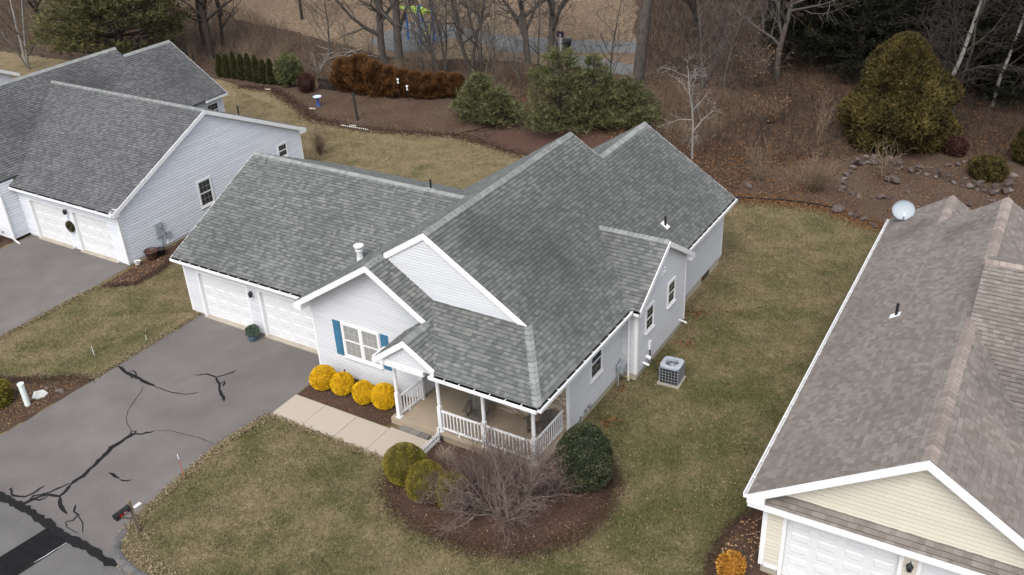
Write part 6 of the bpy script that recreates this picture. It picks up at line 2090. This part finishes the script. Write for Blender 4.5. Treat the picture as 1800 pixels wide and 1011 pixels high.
for u, v, z, lab, m in [(683, 172, 1.62, 'white bird feeder hanging in the bronze hedge', GALV), (705, 176, 1.4, 'pale green bird feeder hanging in the bronze hedge', PIPEW), (720, 178, 1.0, 'small white feeder low in the bronze hedge', GALV)]:
    x, y = G(u, v)
    t = thing('bird_feeder', lab, 'bird feeder', (x, y - .12, 0))
    mk('tube', *cyl((0, 0, z - .16), (0, 0, z + .08), .05, n=10), m, t)
    mk('roof', *lathe([(.10, z + .08), (.06, z + .12), (.02, z + .15)], 10), m, t)
    mk('tray', *cyl((0, 0, z - .18), (0, 0, z - .16), .08, n=10), m, t)
    mk('pole', *cyl((0, 0, -.05), (0, 0, z - .2), .015, n=6), BLACK, t)
o = mk('pale_edging', *join([lathe([(.05, 0), (.06, .04), (.02, .08)], 7, (i * .16, -.03 * math.sin(i * .4), 0)) for i in range(14)]), mat('white_pebble', (.6, .57, .52)))
o.location = (*G(601, 221), .0)
tag(o, 'row of white pebbles edging the back garden bed', 'pebbles')

# playground climber and bin by the path
x, y = G(740, 76)
t = thing('play_structure', 'blue and yellow-green playground climber beyond the thicket', 'play structure', (x, y, 0), .25)
for px, py, h in ((0, 0, 2.9), (1.0, .5, 2.9), (-1.5, 1.0, 2.6), (-2.6, 1.8, 2.6), (-.4, 1.6, 2.7)):
    mk('post', *cyl((px, py, -.05), (px, py, h), .09, n=10), PLAYB, t)
mk('top_rail', *join([cyl((0, 0, 2.35), (-2.6, 1.8, 2.45), .06), cyl((1.0, .5, 2.35), (-.4, 1.6, 2.5), .06), cyl((-.4, 1.6, 2.5), (-2.6, 1.8, 2.45), .06), cyl((0, 0, 2.35), (1.0, .5, 2.35), .06)]), PLAYY, t)
for i in range(8):
    s = i / 7
    mk('rung', *cyl((-2.6 * s, 1.8 * s, 2.4), (1.0 - 1.4 * s, .5 + 1.1 * s, 2.45), .035), PLAYY, t)
mk('ladder', *join([cyl((.25, .1, .2), (.25, .1, 1.6), .035), cyl((.7, .35, .2), (.7, .35, 1.6), .035), cyl((.25, .1, .3), (.7, .35, .3), .03), cyl((.25, .1, .8), (.7, .35, .8), .03)]), PLAYY, t)
x, y = G(997, 92)
t = thing('litter_bin', 'dark litter bin beside the footpath beyond the pines', 'bin', (x, y, 0))
mk('bin', *lathe([(.28, 0), (.32, .1), (.34, .8), (.36, .84), (.36, .9), (.3, .95)], 12), BLACK, t)
mk('lid', *lathe([(.36, .95), (.3, 1.05), (.1, 1.1), (.02, 1.11)], 12), BLACK, t)
t = thing('path_sign', 'dark purple sign post beside the litter bin', 'sign', (x - .65, y + .15, 0))
mk('post', *cyl((0, 0, -.05), (0, 0, 1.3), .05), OLDWHITE, t)
mk('board', *box(-.3, .3, -.03, .03, 1.05, 1.5), mat('purple_board', (.05, .03, .07)), t)

# satellite dish on the rear eave of the brown roof
dz_ = 3.15
t = thing('satellite_dish', 'grey satellite dish on the rear corner of the brown roof', 'satellite dish', (25.62, 14.9, dz_ + .03), 0)
mk('mast', *join([cyl((0, 0, -.1), (0, 0, .28), .03), box(-.09, .09, -.09, .09, -.06, .02)]), GREYM, t)
dd = unit(np.array([.25, -.85, .55]))
e1 = unit(np.cross(dd, (0, 0, 1)))
e2 = np.cross(e1, dd)
rings, nn = [(.0, .0), (.16, .012), (.32, .05), (.44, .1)], 22
ctr = np.array([0, -.06, .55])
V = [ctr - dd * .1]
for r, h in rings[1:]:
    V += [ctr + e1 * r * math.cos(a) * 1.0 + e2 * r * math.sin(a) * .92 + dd * (h - .1) for a in np.arange(nn) * 2 * math.pi / nn]
nV = len(V)
V = V + [v - dd * .02 for v in V]
F = []
for off in (0, nV):
    fl_ = []
    for i in range(nn):
        j = (i + 1) % nn
        fl_.append((off, off + 1 + i, off + 1 + j))
        for q in range(2):
            fl_.append((off + 1 + q * nn + i, off + 1 + (q + 1) * nn + i, off + 1 + (q + 1) * nn + j, off + 1 + q * nn + j))
    F += fl_ if off == 0 else [tuple(reversed(f)) for f in fl_]
F += [(1 + 2 * nn + i, 1 + 2 * nn + (i + 1) % nn, nV + 1 + 2 * nn + (i + 1) % nn, nV + 1 + 2 * nn + i) for i in range(nn)]
mk('reflector', V, F, DISHM, t, smooth=True)
tip = ctr + dd * .42 - e2 * .28
mk('feed_arm', *cyl(ctr - e2 * .40 - dd * .03, tip, .02), GREYM, t)
mk('receiver', *cyl(tip, tip - dd * .14 + e2 * .08, .055, n=10), OLDWHITE, t)
